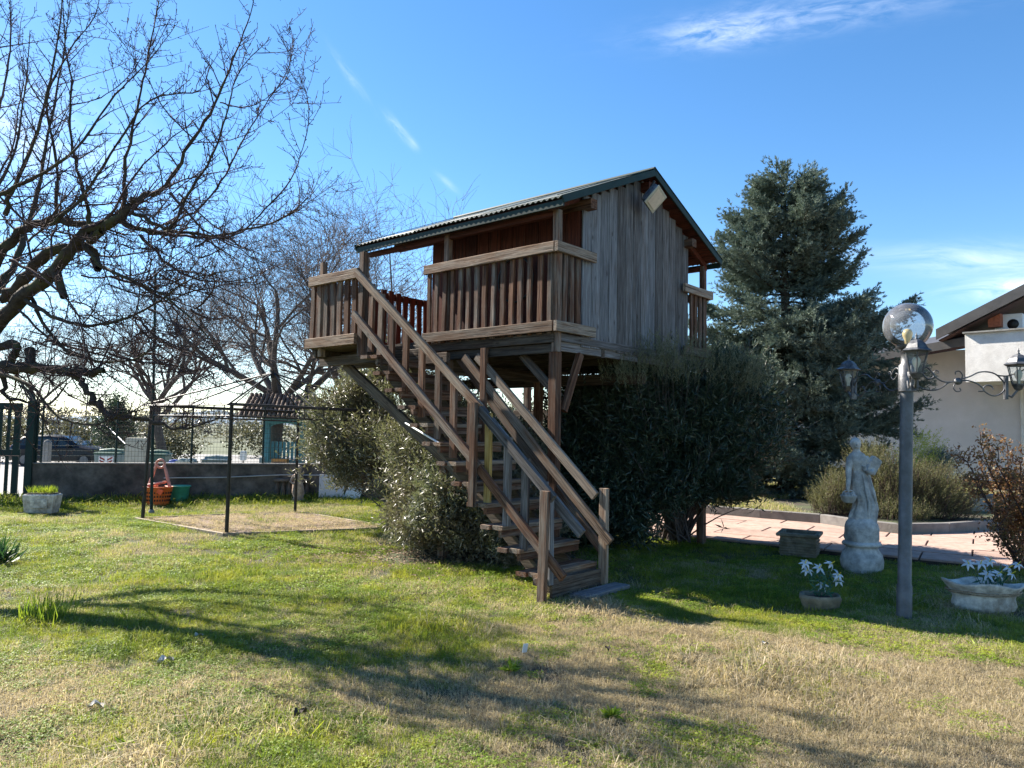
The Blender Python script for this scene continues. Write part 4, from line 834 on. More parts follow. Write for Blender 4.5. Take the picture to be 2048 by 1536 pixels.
ac = thing('air_conditioner', 'white air conditioner outdoor unit above the balcony wall', 'air conditioner', hs_.location); c_ = hp_(2020, 650, 1.0)
ac.location = ho+HD*c_[0]-HN*1.+Vector((0, 0, c_[2]-.2)); ac.rotation_euler = hs_.rotation_euler
B().box((0, 0, .2), (.62, .28, .55), None, .02).make('casing', M['white'], ac); B().lathe([(.13, 0), (.13, .01), (.02, .015)], 20).make('fan', M['black_metal'], ac, (.1, -.14, .2)).rotation_euler = (math.pi/2, 0, 0)
for k in range(7): B().box((-.24, -.145, .02+k*.06), (.09, .01, .02)).make('grille_slat', M['black_metal'], ac)

# ------------------------------------------------------------------ shrubs on the right
def rosemary(name, label, base, ells, n, mat='rosemary'):
    base = Vector(base); root = thing(name, label, 'shrub', base); C = inell(n, ells); C[:, 2] = np.maximum(C[:, 2], .05)
    D = rng.normal(size=(n, 3))*.28+C*np.array([.5, .5, .1]); D[:, 2] += 1; D /= np.linalg.norm(D, axis=1, keepdims=True)
    per = 15; L = rng.uniform(.14, .3, n); P = np.repeat(C, per, 0)+np.repeat(D*L[:, None], per, 0)*np.tile(np.linspace(0, 1, per), n)[:, None]
    V, Fs = leaves(P, np.repeat(D, per, 0)*.6+rdir(n*per)*.6, rdir(n*per), .03, .008); npmesh('crown', V, Fs, M[mat], root)
    sb = Tubes(3)
    for c, d, l in zip(C[::3], D[::3], L[::3]): sb.add(np.array([c-d*.15, c+d*l*.9]), [.004, .002])
    for k in range(30): e = C[rng.integers(n)]; sb.add(np.array([[rng.normal()*.1, rng.normal()*.1, 0], e*.6+[0, 0, -.05], e]), [.012, .008, .004])
    sb.make('stems', M['twig'], root)
rb_ = Vector((6.45, 12.9, .14)); rosemary('rosemary_bush', 'broad yellow green rosemary bush behind the statue and lamp pole', rb_, [E(1790, 975, 13., .75, .6, .45, rb_), E(1740, 940, 13.2, .4, .5, .4, rb_), E(1870, 985, 12.8, .55, .5, .42, rb_), E(1900, 1020, 12.6, .4, .4, .3, rb_), E(1800, 1035, 12.6, .7, .5, .25, rb_)], 4200)
rb_ = Vector((5.7, 13.1, .14)); rosemary('rosemary_bush', 'smaller wispy rosemary bush leaning left beside the statue', rb_, [E(1680, 990, 13.2, .32, .4, .35, rb_), E(1645, 1010, 13.1, .2, .3, .2, rb_), E(1700, 1020, 13., .3, .3, .25, rb_)], 1300)
rb_ = Vector((7.2, 15., .14)); bush('privet_shrub', 'airy yellow green shrub against the pale house wall', rb_, [E(1840, 900, 15., .35, .3, .32, rb_), E(1815, 930, 15., .4, .3, .25, rb_)], 330, 8, .04, .02, 'lime', .8, .7, 30, .006, .25, 'twig', 'shrub')
rb_ = Vector((8.1, 15.5, .14)); bush('dark_conifer', 'dark low conifer bough beside the pale house wall', rb_, [E(1870, 925, 15.5, .33, .3, .2, rb_), E(1850, 950, 15.5, .4, .3, .2, rb_)], 1200, 8, .05, .012, 'needle', .7, .3, 10, cat='shrub')
rb_ = G(2045, 1145); rn = thing('nandina_shrub', 'russet leaved shrub with bare reddish canes at the right edge', 'shrub', rb_)
sb = Tubes(5); tips = []
for px, py, Y in ((1935, 925, 8.6), (1965, 900, 8.6), (1995, 930, 8.4), (2015, 890, 8.7), (2040, 925, 8.5), (1950, 960, 8.3), (2070, 900, 8.6), (2000, 960, 8.9), (2060, 960, 8.2), (2030, 980, 8.8), (2100, 920, 8.5), (1990, 1060, 8.3), (1985, 1040, 8.35), (2120, 980, 8.3), (1960, 935, 8.8), (2080, 880, 8.9)):
    e = np.array(at(px, py, Y)-rb_); s0 = np.array([rng.normal()*.08, rng.normal()*.08, 0]); t = np.linspace(0, 1, 8)[:, None]; m_ = s0*.5+e*.5+np.array([.12 if px < 2000 else 0, 0, -.12])
    Pq = (1-t)**2*s0+2*t*(1-t)*m_+t*t*e; Pq[1:-1] += rng.normal(size=(6, 3))*.012; sb.add(Pq, np.linspace(.013, .006, 8))
    for k in range(16):
        i = rng.integers(3, 8); q = Pq[i]; d = rng.normal(size=3); d[2] = abs(d[2])+.3; Q = wander(q, d, rng.uniform(.1, .3), 4, .2, .05); sb.add(Q, np.linspace(.005, .0025, 5)); tips += [Q[-1], Q[-2], Q[2]]
tips = np.array(tips); C = np.repeat(tips, 9, 0)+rng.normal(size=(len(tips)*9, 3))*.032; V, Fs = leaves(C, rdir(len(C), .3), rdir(len(C)), rng.uniform(.03, .055, len(C)), .022)
npmesh('crown', V, Fs, M['nandina'], rn); sb.make('stems', M['twig'], rn)

# ------------------------------------------------------------------ garden wall, mesh fence, gate
WZ = .72; WLEN = 11.; w0 = WL0-WD*.35; WNn = Vector((-WD.y, WD.x, 0))
wa = thing('garden_wall', 'low dark stained concrete wall along the street', 'wall', w0, math.atan2(WD.y, WD.x))
B().box((WLEN/2, .11, WZ/2-.1), (WLEN, .2, WZ+.2), None, .006).make('wall_body', M['concrete'], wa); B().box((WLEN/2, .11, WZ+.015), (WLEN+.02, .24, .03), None, .005).make('coping', M['kerbstone'], wa)
fe = thing('mesh_fence', 'green wire mesh fence standing on top of the concrete wall', 'fence', w0+WNn*.11+Vector((0, 0, WZ+.03)), wa.rotation_euler.z)
FH = 1.12; m = Tubes(4)
for k in range(int(WLEN/.06)): m.add([[k*.06, 0, 0], [k*.06, .0, FH*.5], [k*.06, 0, FH]], .0024)
for k in range(12): m.add([[0, .004, .03+k*.097], [WLEN/2, .004, .03+k*.097], [WLEN, .004, .03+k*.097]], .003)
m.make('wire_mesh', M['green_metal'], fe, kind='stuff')
for k in range(9): B().tube([(.05+k*1.36, -.03, -.02), (.05+k*1.36, -.03, FH+.06)], .02, 8).make('fence_post', M['green_metal'], fe)
for k in range(2): B().tube([(.02+k*.12, -.05, -.7), (.02+k*.12, -.05, FH), (-.1+k*.12, -.05, FH+.22), (-.3+k*.12, -.06, FH+.34)], .018, 8).make('bent_strut', M['green_metal'], fe)
gt = thing('metal_gate', 'tall dark green metal gate with vertical bars at the left edge', 'gate', w0-WD*.04, wa.rotation_euler.z)
GH = 1.86; gb = B(); gb.box((0, 0, GH/2+.02), (.12, .1, GH+.06)); gb.box((-.22, 0, GH/2), (.10, .06, GH-.04)); gb.make('gate_post', M['green_metal'], gt)
gb = B(); 
for z, h in ((GH-.06, .13), (.93, .12), (.1, .13)): gb.box((-1.0, 0, z), (1.7, .05, h))
gb.make('gate_frame', M['green_metal'], gt)
for k in range(10):
    for z0, z1 in ((.15, .88), (.98, GH-.12)): B().box((-.36-k*.135, 0, (z0+z1)/2), (.055, .035, z1-z0)).make('bar', M['green_metal'], gt)
B().box((-.5, -.2, .02), (2.2, .55, .08), None, .01).make('threshold', M['pale_concrete'], gt)
tp_ = G(108, 1028); pl = thing('stone_trough', 'old whitish concrete planter with grass by the gate post', 'planter', G(64, 1030)+Vector((0, .25, 0)), .12)
b = B(); b.box((0, 0, .17), (.56, .34, .34), None, .02, .86); b.make('body', M['lichen_white'], pl)
B().box((0, 0, .345), (.48, .26, .02)).make('soil', M['soil'], pl)
B().box((.02, -.178, .18), (.3, .012, .15), None, .004).make('relief_panel', M['lichen_white'], pl)
n = 420; P = np.column_stack([rng.uniform(-.23, .23, n), rng.uniform(-.12, .12, n), np.full(n, .35)]); V, Fs = leaves(P, rdir(n)*.45+[0, 0, 1], rdir(n), rng.uniform(.06, .17, n), .008); npmesh('grass_tuft', V, Fs, M['clover'], pl); pl.scale = (.88, .9, .95)
# ------------------------------------------------------------------ gazebo
GP = {'A': G(285, 1040), 'B': G(453, 1070), 'C': G(590, 1027), 'D': G(774, 1058)}
gz = thing('gazebo_frame', 'bare black metal gazebo frame without its canopy, on a dry rectangular pad', 'gazebo', GP['B'])
def gl(p): return Vector(p)-GP['B']
tops = {k: v+Vector((.06 if k == 'A' else 0, 0, 1.83 if k in 'AB' else 1.78)) for k, v in GP.items()}
for k, v in GP.items():
    lean = Vector((.02, 0, 0)); B().tube([gl(v), gl(tops[k])], .029, 4).make('post', M['black_metal'], gz)
apex = at(545, 746, 11.5); order = 'ABDC'
for i, k in enumerate(order):
    a, c = tops[k], tops[order[(i+1) % 4]]
    for dz, r in ((0, .017), (-.17, .012)): B().tube([gl(a+Vector((0, 0, dz))), gl(c+Vector((0, 0, dz)))], r, 6).make('top_rail', M['black_metal'], gz)
    q = B()
    for t in np.linspace(.08, .92, 8): p = a+(c-a)*float(t); q.tube([gl(p), gl(p-Vector((0, 0, .17)))], .008, 4)
    q.make('rail_spacer', M['black_metal'], gz)
    ctr = (tops['A']+tops['D'])/2; out = a+(a-ctr)*.10-Vector((0, 0, .02)); B().tube([gl(apex), gl(out)], .013, 6).make('roof_rib', M['black_metal'], gz)
    mid = (a+c)/2; B().tube([gl(apex), gl(mid)], .011, 6).make('roof_rib', M['black_metal'], gz)
    o1 = a+(a-ctr)*.10-Vector((0, 0, .02)); o2 = c+(c-ctr)*.10-Vector((0, 0, .02)); B().tube([gl(o1), gl(o2)], .010, 5).make('eave_rail', M['black_metal'], gz)
B().tube([gl(apex-Vector((0, 0, .08))), gl(apex+Vector((0, 0, .05)))], .03, 8).make('finial', M['black_metal'], gz)
p_ = G(290, 1030); pp = at(311, 545, p_.y+.4)
tp2 = thing('tall_pole', 'tall thin dark green pole rising behind the gazebo corner', 'pole', p_+Vector((-.04, .3, 0)))
B().tube([(0, 0, 0), Vector(pp)-Vector(p_+Vector((-.04, .3, 0)))], [.028, .022], 8).make('shaft', M['green_metal'], tp2); B().lathe([(.05, 0), (.05, .03), (.03, .06)], 10).make('foot', M['pale_concrete'], tp2)
# pad: kerb edging and dry bed
pe = thing('pad_edging', 'thin flush concrete edging around the gazebo bed', 'edging', GP['B']); cc = (GP['A']+GP['D'])/2
PC = {k: v+(v-cc)*.06 for k, v in GP.items()}
for i, k in enumerate(order):
    a, c = PC[k], PC[order[(i+1) % 4]]; d = c-a; n_ = 4
    for q in range(n_):
        m0 = a+d*((q+.5)/n_)-GP['B']; B().box((0, 0, 0), (d.length/n_-.01, .035, .1), Matrix.Rotation(math.atan2(d.y, d.x), 3, 'Z'), .006).make('edging_block', M['litter'], pe, m0+Vector((0, 0, -.012)))
pb = B(); pb.prism([((PC[k]-cc)*.985+cc).xy[:] for k in order], -.05, .022); pb.make('dry_bed', M['mulch'], kind='structure')
# ------------------------------------------------------------------ toys by the wall
bk = thing('orange_basket', 'orange perforated plastic laundry basket against the dark wall', 'basket', G(316, 1010)+Vector((0, -.02, 0)))
b = B(); b.lathe([(.17, 0), (.18, .02), (.235, .33), (.25, .345), (.235, .35), (.215, .33), (.16, .03)], 22, sx=1.1, sy=.85); b.make('body', M['orange'], bk)
for k in range(16):
    for z in (.1, .17, .24):
        a = -math.pi*k/15; r = .19+z*.16; B().box((math.cos(a)*r*1.1, math.sin(a)*r*.85, z), (.016, .016, .035)).make('hole', M['soil'], bk)
b = B(); b.box((.13, -.2, .27), (.1, .03, .1), Matrix.Rotation(.5, 3, 'Y'), .01); b.make('tag', M['hotorange'], bk)
tu = thing('green_tub', 'teal green plastic tub beside the orange basket', 'tub', G(356, 1006)+Vector((.02, 0, 0)))
B().lathe([(.14, 0), (.15, .02), (.19, .31), (.21, .32), (.205, .34), (.18, .335), (.13, .03)], 20, sy=.9).make('body', M['tealp'], tu)
ch = thing('plastic_ride_on', 'faded salmon plastic toy seat with ring handle stacked in the basket', 'toy', bk.location+Vector((-.02, .06, .3)))
b = B(); b.tube([(-.2, 0, .0), (-.12, .02, .3), (-.08, .03, .45)], [.035, .03, .025], 8); b.tube([(.22, 0, .0), (.12, .02, .3), (.07, .03, .45)], [.035, .03, .025], 8); b.make('frame', M['pink'], ch)
B().tube([(.08*math.cos(q*.42), .03, .47+.075*math.sin(q*.42)) for q in range(16)], .022, 8).make('ring_handle', M['pink'], ch)
B().box((-.03, -.02, .1), (.3, .16, .05), Matrix.Rotation(-.2, 3, 'Y'), .015).make('seat', M['pink'], ch)
B().tube([(.1, -.12, .04), (.1, -.09, .04)], .06, 14).make('wheel', M['rubber'], ch)
pp_ = [w0+WD*2.3-WNn*.02, w0+WD*4.5-WNn*.03, w0+WD*6.6-WNn*.02]; b = B(); b.tube([pp_[0]+Vector((0, 0, .46)), pp_[0].lerp(pp_[1], .5)+Vector((0, 0, .47)), pp_[1]+Vector((0, 0, .52)), pp_[2]+Vector((0, 0, .5))], .012, 6)
o = b.make('wall_pipe', M['hose'], label='thin pale pipe running along the dark garden wall', cat='pipe')
# small salmon statue, balusters, white boards
q0 = G(588, 1008)+Vector((0, .25, 0)); sm_ = thing('small_statue', 'small salmon stone garden figure near the back gazebo post', 'statue', q0)
b = B(); b.lathe([(.13, 0), (.14, .06), (.10, .1), (.12, .2), (.105, .35), (.08, .42), (.10, .5), (.085, .56), (.035, .6), (.05, .63), (.06, .68), (.045, .73), (.01, .75)], 14, fn=lambda a, z: 1+.12*math.sin(3*a+z*9)); b.tube([(-.09, -.02, .54), (-.14, -.07, .42), (-.05, -.12, .38)], [.03, .028, .02], 7); b.make('figure', M['tarn'], sm_)
bl = thing('spare_balustrade', 'dark stone balustrade piece leaning on the wall behind the small statue', 'balustrade', G(568, 1006)+Vector((0, .5, 0)), wa.rotation_euler.z)
B().box((0, 0, .42), (.75, .14, .06), None, .01).make('coping', M['concrete'], bl); B().box((0, 0, .03), (.75, .14, .06), None, .01).make('base', M['concrete'], bl)
for k in range(6): B().lathe([(.035, .06), (.05, .12), (.055, .18), (.03, .27), (.028, .34), (.045, .39)], 10).make('baluster', M['concrete'], bl, (-.3+k*.12, 0, 0))
wb_ = thing('white_board', 'pale boards leaning against the wall behind the sunlit bush', 'board', G(655, 1006)+Vector((0, .3, 0)), .2)
B().box((0, 0, .28), (.5, .04, .55), Matrix.Rotation(-.2, 3, 'X'), .004).make('panel', M['plaster'], wb_); B().box((.45, -.05, .2), (.3, .04, .5), Matrix.Rotation(-.3, 3, 'X') @ Matrix.Rotation(.35, 3, 'Y'), .004).make('panel', M['white'], wb_)
# ------------------------------------------------------------------ street side
def car():
    Lc, Hc, Wc = 4.35, 1.46, 1.76
    c0 = at(128, 920, 36); c0.z = -.62; r = thing('parked_car', 'black hatchback parked on the street behind the fence', 'car', c0, math.radians(4))
    prof = [(-2.12, .32), (-2.17, .62), (-2.14, .86), (-2.05, 1.0), (-1.85, 1.22), (-1.6, 1.38), (-1.1, 1.45), (-.4, 1.46), (.25, 1.40), (.8, 1.12), (1.08, .96), (1.6, .88), (2.0, .76), (2.13, .6), (2.15, .36), (1.9, .24), (-1.9, .24)]
    V = []; secs = ((-.88, .90, .88), (-.80, 1., 1.), (0, 1.02, 1.015), (.80, 1., 1.), (.88, .90, .88))
    for y, sx, sz in secs:
        for x, z in prof: yy = y*(1-.22*max(0, (z-.85))/.6); V.append((x*(sx if z < .9 else .98), yy, .24+(z-.24)*sz if abs(y) > .85 else .24+(z-.24)*sz))
    n = len(prof); Fs = [(k*n+q, k*n+(q+1) % n, (k+1)*n+(q+1) % n, (k+1)*n+q) for k in range(4) for q in range(n)]
    b = B().add(V, Fs, True); b.add(V[:n], [tuple(range(n))[::-1]]); b.add(V[-n:], [tuple(range(n))]); b.make('body', M['car'], r)
    for sy in (-1, 1):
        for pts in ([(-1.75, .98), (-1.62, 1.22), (-1.2, 1.34), (-.95, 1.35), (-.95, .95)], [(-.88, .95), (-.88, 1.35), (-.2, 1.34), (.02, 1.30), (.02, .93)], [(.1, .93), (.1, 1.28), (.35, 1.2), (.85, .93)]):
            y = .845*sy; V = [Vector((x, y*(1-.2*max(0, z-.85)/.6), z)) for x, z in pts]; V2 = [v+Vector((0, .02*sy, 0)) for v in V]; k = len(pts)
            B().add(V+V2, [tuple(range(k)), tuple(range(k, 2*k))[::-1]]+[(q, (q+1) % k, k+(q+1) % k, k+q) for q in range(k)]).make('side_window', M['darkglass'], r)
        for x in (-1.35, 1.35):
            w_ = B().tube([(x, .80*sy, .31), (x, .90*sy, .31)], .31, 20).make('wheel', M['rubber'], r); B().tube([(x, .87*sy, .31), (x, .91*sy, .31)], .20, 16).make('rim', M['alloy'], w_)
        B().box((.62, .93*sy, .98), (.16, .16, .12), None, .02).make('wing_mirror', M['car'], r)
        B().box((2.0, .62*sy, .66), (.22, .34, .12), None, .02).make('headlight', M['white'], r); B().box((-2.08, .66*sy, .86), (.12, .28, .16), None, .02).make('tail_light', M['redp'], r)
    V = [(.3, -.62, 1.40), (.3, .62, 1.40), (.98, .74, 1.0), (.98, -.74, 1.0)]; B().add([Vector(v)+Vector((0, 0, .03)) for v in V]+[Vector(v) for v in V], [(0, 1, 2, 3), (7, 6, 5, 4)]).make('windscreen', M['darkglass'], r)
car()
def wheelie(name, label, px, Y, wd, hh, mat, lid, chev=True, group='waste bins in the street', dep=.75):
    p = at(px, 920, Y); p.z = -.62; r = thing(name, label, 'waste bin', p, .1, group)
    B().box((0, 0, hh*.45), (wd, dep, hh*.84), None, .03, .86).make('body', M[mat], r); b = B(); b.box((0, 0, hh*.9), (wd*1.06, dep*1.06, hh*.06), None, .02); b.tube([(-wd*.5, .1, hh*.93), (0, .1, hh*.97), (wd*.5, .1, hh*.93)], dep*.13, 8); b.make('lid', M[lid], r)
    if chev:
        b = B()
        for sx in (-1, 1):
            for k in range(3):
                x0, z0 = sx*wd*.16, hh*(.46+k*.10); b.add([(x0-.09*sx, -dep*.475-.03, z0), (x0+.09*sx, -dep*.475-.03, z0+.09), (x0+.09*sx, -dep*.475-.03, z0+.15), (x0-.09*sx, -dep*.475-.03, z0+.06)], [(0, 1, 2, 3), (3, 2, 1, 0)])
        B().box((0, -dep*.475-.015, hh*.62), (wd*.6, .02, hh*.36)).make('marking_plate', M['white'], r); b.make('chevron', M['redp'], r)
    for x in (-wd*.38, wd*.38): B().tube([(x-.03, -.2, .06), (x+.03, -.2, .06)], .07, 10).make('wheel', M['rubber'], r)
wheelie('waste_bin', 'grey green wheeled bin with red chevrons beside the beige cabinet', 221, 27.5, .85, 1.12, 'bingrey', 'binlid')
wheelie('waste_bin', 'long dark green skip bin right of the beige cabinet', 315, 28, .8, 1.08, 'binlid', 'binlid', False)
wheelie('waste_bin', 'blue lidded bin standing behind the left gazebo post', 347, 27, .32, .8, 'blue', 'blue', False, dep=.5)
wheelie('waste_bin', 'narrow white bin with red chevrons right of the blue one', 364, 27, .32, .85, 'white', 'bingrey', True, dep=.5)
wheelie('waste_bin', 'small grey bin with red chevrons left of the yellow sacks', 381, 27, .34, .86, 'bingrey', 'bingrey', True, dep=.5)
wheelie('waste_bin', 'wide grey bin with red chevrons and bluish lid, right of the yellow sacks', 433, 27, .85, .95, 'bingrey', 'bingrey', True)
for px, lb_ in ((396, 'left one of the two yellow rubbish sacks between the grey bins'), (409, 'right one of the two yellow rubbish sacks between the grey bins')):
    p = at(px, 925, 26.5); p.z = -.62; r = thing('rubbish_sack', lb_, 'rubbish sack', p, 0, 'yellow rubbish sacks'); b = B(); b.lathe([(.12, .0), (.17, .1), (.18, .32), (.13, .5), (.04, .6), (.07, .66), (.01, .67)], 12, fn=lambda a, z: 1+.1*math.sin(5*a+z*8)); b.make('sack', M['yel'], r)
p = at(272, 925, 22); p.z = -.62; r = thing('utility_cabinet', 'beige utility cabinet between the bins behind the fence', 'cabinet', p, .2); B().box((0, 0, .85), (.55, .35, 1.7), None, .015).make('cabinet_body', M['beige'], r); B().box((0, -.185, .9), (.47, .015, 1.4), None, .004).make('door', M['beige'], r)
p0 = at(220, 858, 26); p1 = at(253, 890, 24.5); o = B().tube([p0, p1], .02, 6).make('leaning_stick', M['white'], label='thin white bar slanting down above the grey bin', cat='stick')
p = at(200, 925, 25); p.z = -.62; r = thing('stone_ball', 'cream rounded boulder left of the grey bin', 'boulder', at(192, 922, 25)); r.location.z = -.62; B().lathe([(.0, 0), (.22, .1), (.3, .3), (.27, .55), (.15, .7), (.0, .74)], 14).make('ball', M['beige'], r)
for px, y0, Y, lb_ in ((94, 883, 24, 'grey concrete bollard in front of the black car'), (107, 840, 42, 'square grey concrete post behind the car, left of the pair'), (137, 842, 42, 'square grey concrete post behind the car, right of the pair')):
    p = at(px, 900, Y); t_ = at(px, y0, Y); p.z = -.62; r = thing('concrete_post', lb_, 'post', p, .1); wd = .19 if Y < 30 else .28
    b = B(); b.box((0, 0, (t_.z+.62)/2), (wd, wd, t_.z+.62), None, .02); b.make('shaft', M['pale_concrete'], r); B().lathe([(wd*.5, 0), (wd*.4, .04), (.01, .06)], 8, (0, 0, t_.z+.62)).make('cap', M['pale_concrete'], r)
p = at(172, 900, 46); p.z = -.62; r = thing('metal_shed', 'blue grey corrugated metal shed beyond the parked car', 'shed', p, 0)
t_ = at(172, 852, 46).z+.62; B().box((0, 1.2, t_/2), (2.3, 2.3, t_)).make('wall', M['darkpanel'], r); B().box((0, 1.2, t_+.05), (2.5, 2.6, .12)).make('roof', M['pale_concrete'], r)
for k in range(20): B().box((-1.1+k*.115, .03, t_/2), (.06, .04, t_-.02)).make('rib', M['cladding'], r)
B().box((-.35, -.01, t_*.45), (.5, .04, t_*.85)).make('door', M['darkpanel'], r); B().box((-.75, -.03, .95), (.35, .03, .8)).make('notice', M['white'], r); B().box((.22, -.03, .8), (.2, .03, .9)).make('notice', M['white'], r); B().box((.5, -.03, .7), (.12, .03, .2)).make('notice', M['yel'], r)
# kiosk
p = at(575, 905, 20.5); p.z = -.62; kk = thing('teal_kiosk', 'teal painted wooden entrance shelter with brown tiled roof', 'shelter', p, -.05)
zt = at(575, 838, 20.5).z+.62; ztop = at(540, 795, 21).z+.62
for x in (-.58, .42, .72): B().box((x, 0, zt/2), (.13, .13, zt)).make('post', M['teal'], kk)
B().box((.05, 0, zt-.02), (1.5, .12, .2), None, .01).make('lintel', M['teal'], kk)
b = B(); n = 12
for k in range(n): 
    a0, a1 = math.pi*k/n, math.pi*(k+1)/n; f = lambda a: (-.08+.5*math.cos(a), .0, zt-.32+.2*math.sin(a))
    g = lambda a: (-.08+.5*math.cos(a), 0, zt-.08); q = [Vector(f(a0)), Vector(f(a1)), Vector(g(a1)), Vector(g(a0))]; b.add([v+Vector((0, -.04, 0)) for v in q]+[v+Vector((0, .04, 0)) for v in q], [(0, 1, 2, 3), (7, 6, 5, 4), (0, 4, 5, 1)])
b.make('arch', M['teal'], kk)
for k in range(8): B().box((-.44+k*.11, .05, .9), (.07, .03, 1.6)).make('slat', M['teal'], kk)
for z in (.5, 1.15): B().box((-.08, .0, z), (.9, .06, .1)).make('cross_rail', M['teal'], kk)
for x in (.85, 1.05, 1.25, 1.45): B().box((x, .05, .6), (.12, .04, .9)).make('fence_board', M['teal'], kk)
b = B(); RW, RD = 2.3, 1.5
for s_ in (-1, 1): 
    b.add([(-RW/2-.1, s_*RD/2, zt+.02), (RW/2, s_*RD/2, zt+.02), (RW/2-.25, 0, ztop), (-RW/2+.15, 0, ztop)], [(0, 1, 2, 3), (3, 2, 1, 0)])
rk = b.make('roof', M['soffit'], kk)
tv = None
for j in range(6):
    for i in range(16):
        u = (j+.5)/6; x = -RW/2+.02+(RW-.2)*(i+.5)/16*(1-u*.12)+.03*u; y = -RD/2*(1-u); z = zt+.05+(ztop-zt)*u
        if tv is None: o = B().tube([(0, -.08, 0), (0, .09, .03)], [.058, .05], 6).make('tile', M['tile'], rk); tv = o.data
        else: o = link(bpy.data.objects.new('tile', tv), rk)
        o.location = (x, y, z); o.rotation_euler = (math.atan2(ztop-zt, RD/2), 0, rnd.uniform(-.04, .04))
B().box((-.15, -.12, 1.08), (.42, .2, .32), None, .01).make('letter_box', M['letterbox'], kk); B().box((-.15, -.225, 1.12), (.34, .01, .05)).make('letter_slot', M['soffit'], kk); B().box((-.68, -.05, 1.1), (.14, .1, .32), None, .01).make('meter_box', M['bingrey'], kk)
p = at(487, 905, 21); p.z = -.62; r = thing('white_mailbox', 'small white letterbox on a thin black stake behind the fence', 'letterbox', p); B().tube([(0, 0, 0), (0, 0, 1.15)], .02, 6).make('stake', M['black_metal'], r); b = B(); b.box((0, 0, 1.25), (.15, .12, .22), None, .01); b.box((0, 0, 1.38), (.11, .12, .06), None, .01, 1.3); b.make('box', M['white'], r)
# ------------------------------------------------------------------ square planter, pots with lilies
def lily_at(p, h, lean, par_col, parent):
    stem = [Vector(p), Vector(p)+Vector((lean[0]*.5, lean[1]*.5, h*.6)), Vector(p)+Vector((lean[0], lean[1], h))]
    B().tube(smooth_path(stem, 3), .003, 5).make('stem', M['lilyleaf'], parent); top = stem[-1]
    d = Vector((lean[0]*2+rnd.uniform(-.3, .3), lean[1]*2-.45, .5)).normalized(); u = d.orthogonal().normalized(); v = d.cross(u); b = B()
    for k in range(6):
        a = k*math.pi/3; r = u*math.cos(a)+v*math.sin(a); sd_ = d.cross(r); L = (.072 if k % 2 else .062)*rnd.uniform(.7, 1.05); V = []
        for t in (0, .25, .55, .8, 1.): wv = (.003, .009, .0125, .009, .001)[(0, .25, .55, .8, 1.).index(t)]; c = top+d*(L*.75*t-.03*t*t*1.6)+r*(L*1.05*t**rnd.uniform(1.1, 1.9))-d*(.02*max(0, t-.7)*rnd.uniform(0, 4)); V += [c-sd_*wv, c-d*.004, c+sd_*wv]
        b.add(V, [(q*3+j, q*3+j+1, q*3+j+4, q*3+j+3) for q in range(4) for j in (0, 1)], True)
    b.make('flower', M['lily'], parent); B().tube([top, top+d*.05], .004, 5).make('stamen', M['yel'], parent)
pq = G(1607, 1112); sp_ = thing('square_planter', 'empty mossy square concrete planter with ribbed sides on the terrace edge', 'planter', pq+Vector((.0, .12, 0)), math.radians(-28))
sp_.scale = (.86, .86, .80); b = B(); hw = .27
for (cx, cy, dx, dy) in ((0, -hw+.02, .54, .04), (0, hw-.02, .54, .04), (-hw+.02, 0, .04, .46), (hw-.02, 0, .04, .46)): b.box((cx*.92, cy*.92, .16), (dx*.92, dy, .32))
b.make('body', M['planterstone'], sp_)
b = B()
for cx, cy, dx, dy in ((0, -.25, .6, .08), (0, .25, .6, .08), (-.26, 0, .08, .42), (.26, 0, .08, .42)): b.box((cx, cy, .335), (dx, dy, .055), None, .012)
b.make('rim', M['planterstone'], sp_)
for z in (.05, .09, .13, .17, .22): B().box((0, 0, z), (.525, .525, .018 if z < .2 else .03), None, .006).make('rib', M['planterstone'], sp_)
B().box((0, 0, .26), (.44, .44, .02)).make('soil', M['soil'], sp_)
pf = G(1640, 1220)-Vector((0, 0, .05)); fp = thing('flower_pot', 'low brown mossy pot of white silk lilies in the shaded grass', 'flower pot', pf)
B().lathe([(.13, 0), (.15, .03), (.17, .13), (.185, .16), (.175, .19), (.15, .185), (.14, .15)], 20, sy=.8, fn=lambda a, z: 1+.05*math.sin(6*a)+.03*math.sin(11*a+z*20)).make('pot', M['planterstone'], fp); B().lathe([(.15, .14), (.1, .165), (.01, .175)], 16, sy=.8).make('soil', M['soil'], fp)
for x, y, h, lx in ((-.02, 0, .30, -.12), (.0, 0, .26, -.02), (.02, 0, .3, .06), (.03, 0, .2, .12), (.05, 0, .15, .11), (-.03, .02, .22, -.06), (.01, .02, .1, .02)): lily_at((x, y, .16), h, (lx, rnd.uniform(-.05, .05)), None, fp)
n = 60; P = np.column_stack([rng.normal(size=n)*.05, rng.normal(size=n)*.05, rng.uniform(.16, .36, n)]); V, Fs = leaves(P, rdir(n, .5), rdir(n), .09, .02); npmesh('foliage', V, Fs, M['lilyleaf'], fp)
pf = G(1968, 1222); fp = thing('flower_pot', 'wavy rimmed cream stone bowl with pale silk lilies at the right edge', 'flower pot', pf, math.radians(-8))
def wavy(a, z): return 1+(.05*math.cos(4*a+.3) if z > .1 else .02*math.cos(4*a))
b = B(); V = []; prof = [(.15, 0), (.185, .02), (.2, .06), (.185, .12), (.2, .17), (.215, .19), (.245, .235), (.25, .255), (.225, .25), (.19, .2), (.14, .17)]; n = 40
for r, z in prof:
    for q in range(n): a = 2*math.pi*q/n; f = wavy(a, z); zz = z+(.015*math.cos(4*a+.3)+.010*math.cos(a+2.6))*(z/.25)**2; V.append((r*f*1.32*math.cos(a), r*f*.82*math.sin(a), zz))
b.add(V, [(k*n+q, k*n+(q+1) % n, (k+1)*n+(q+1) % n, (k+1)*n+q) for k in range(len(prof)-1) for q in range(n)], True); b.make('bowl', M['lichen_white'], fp)
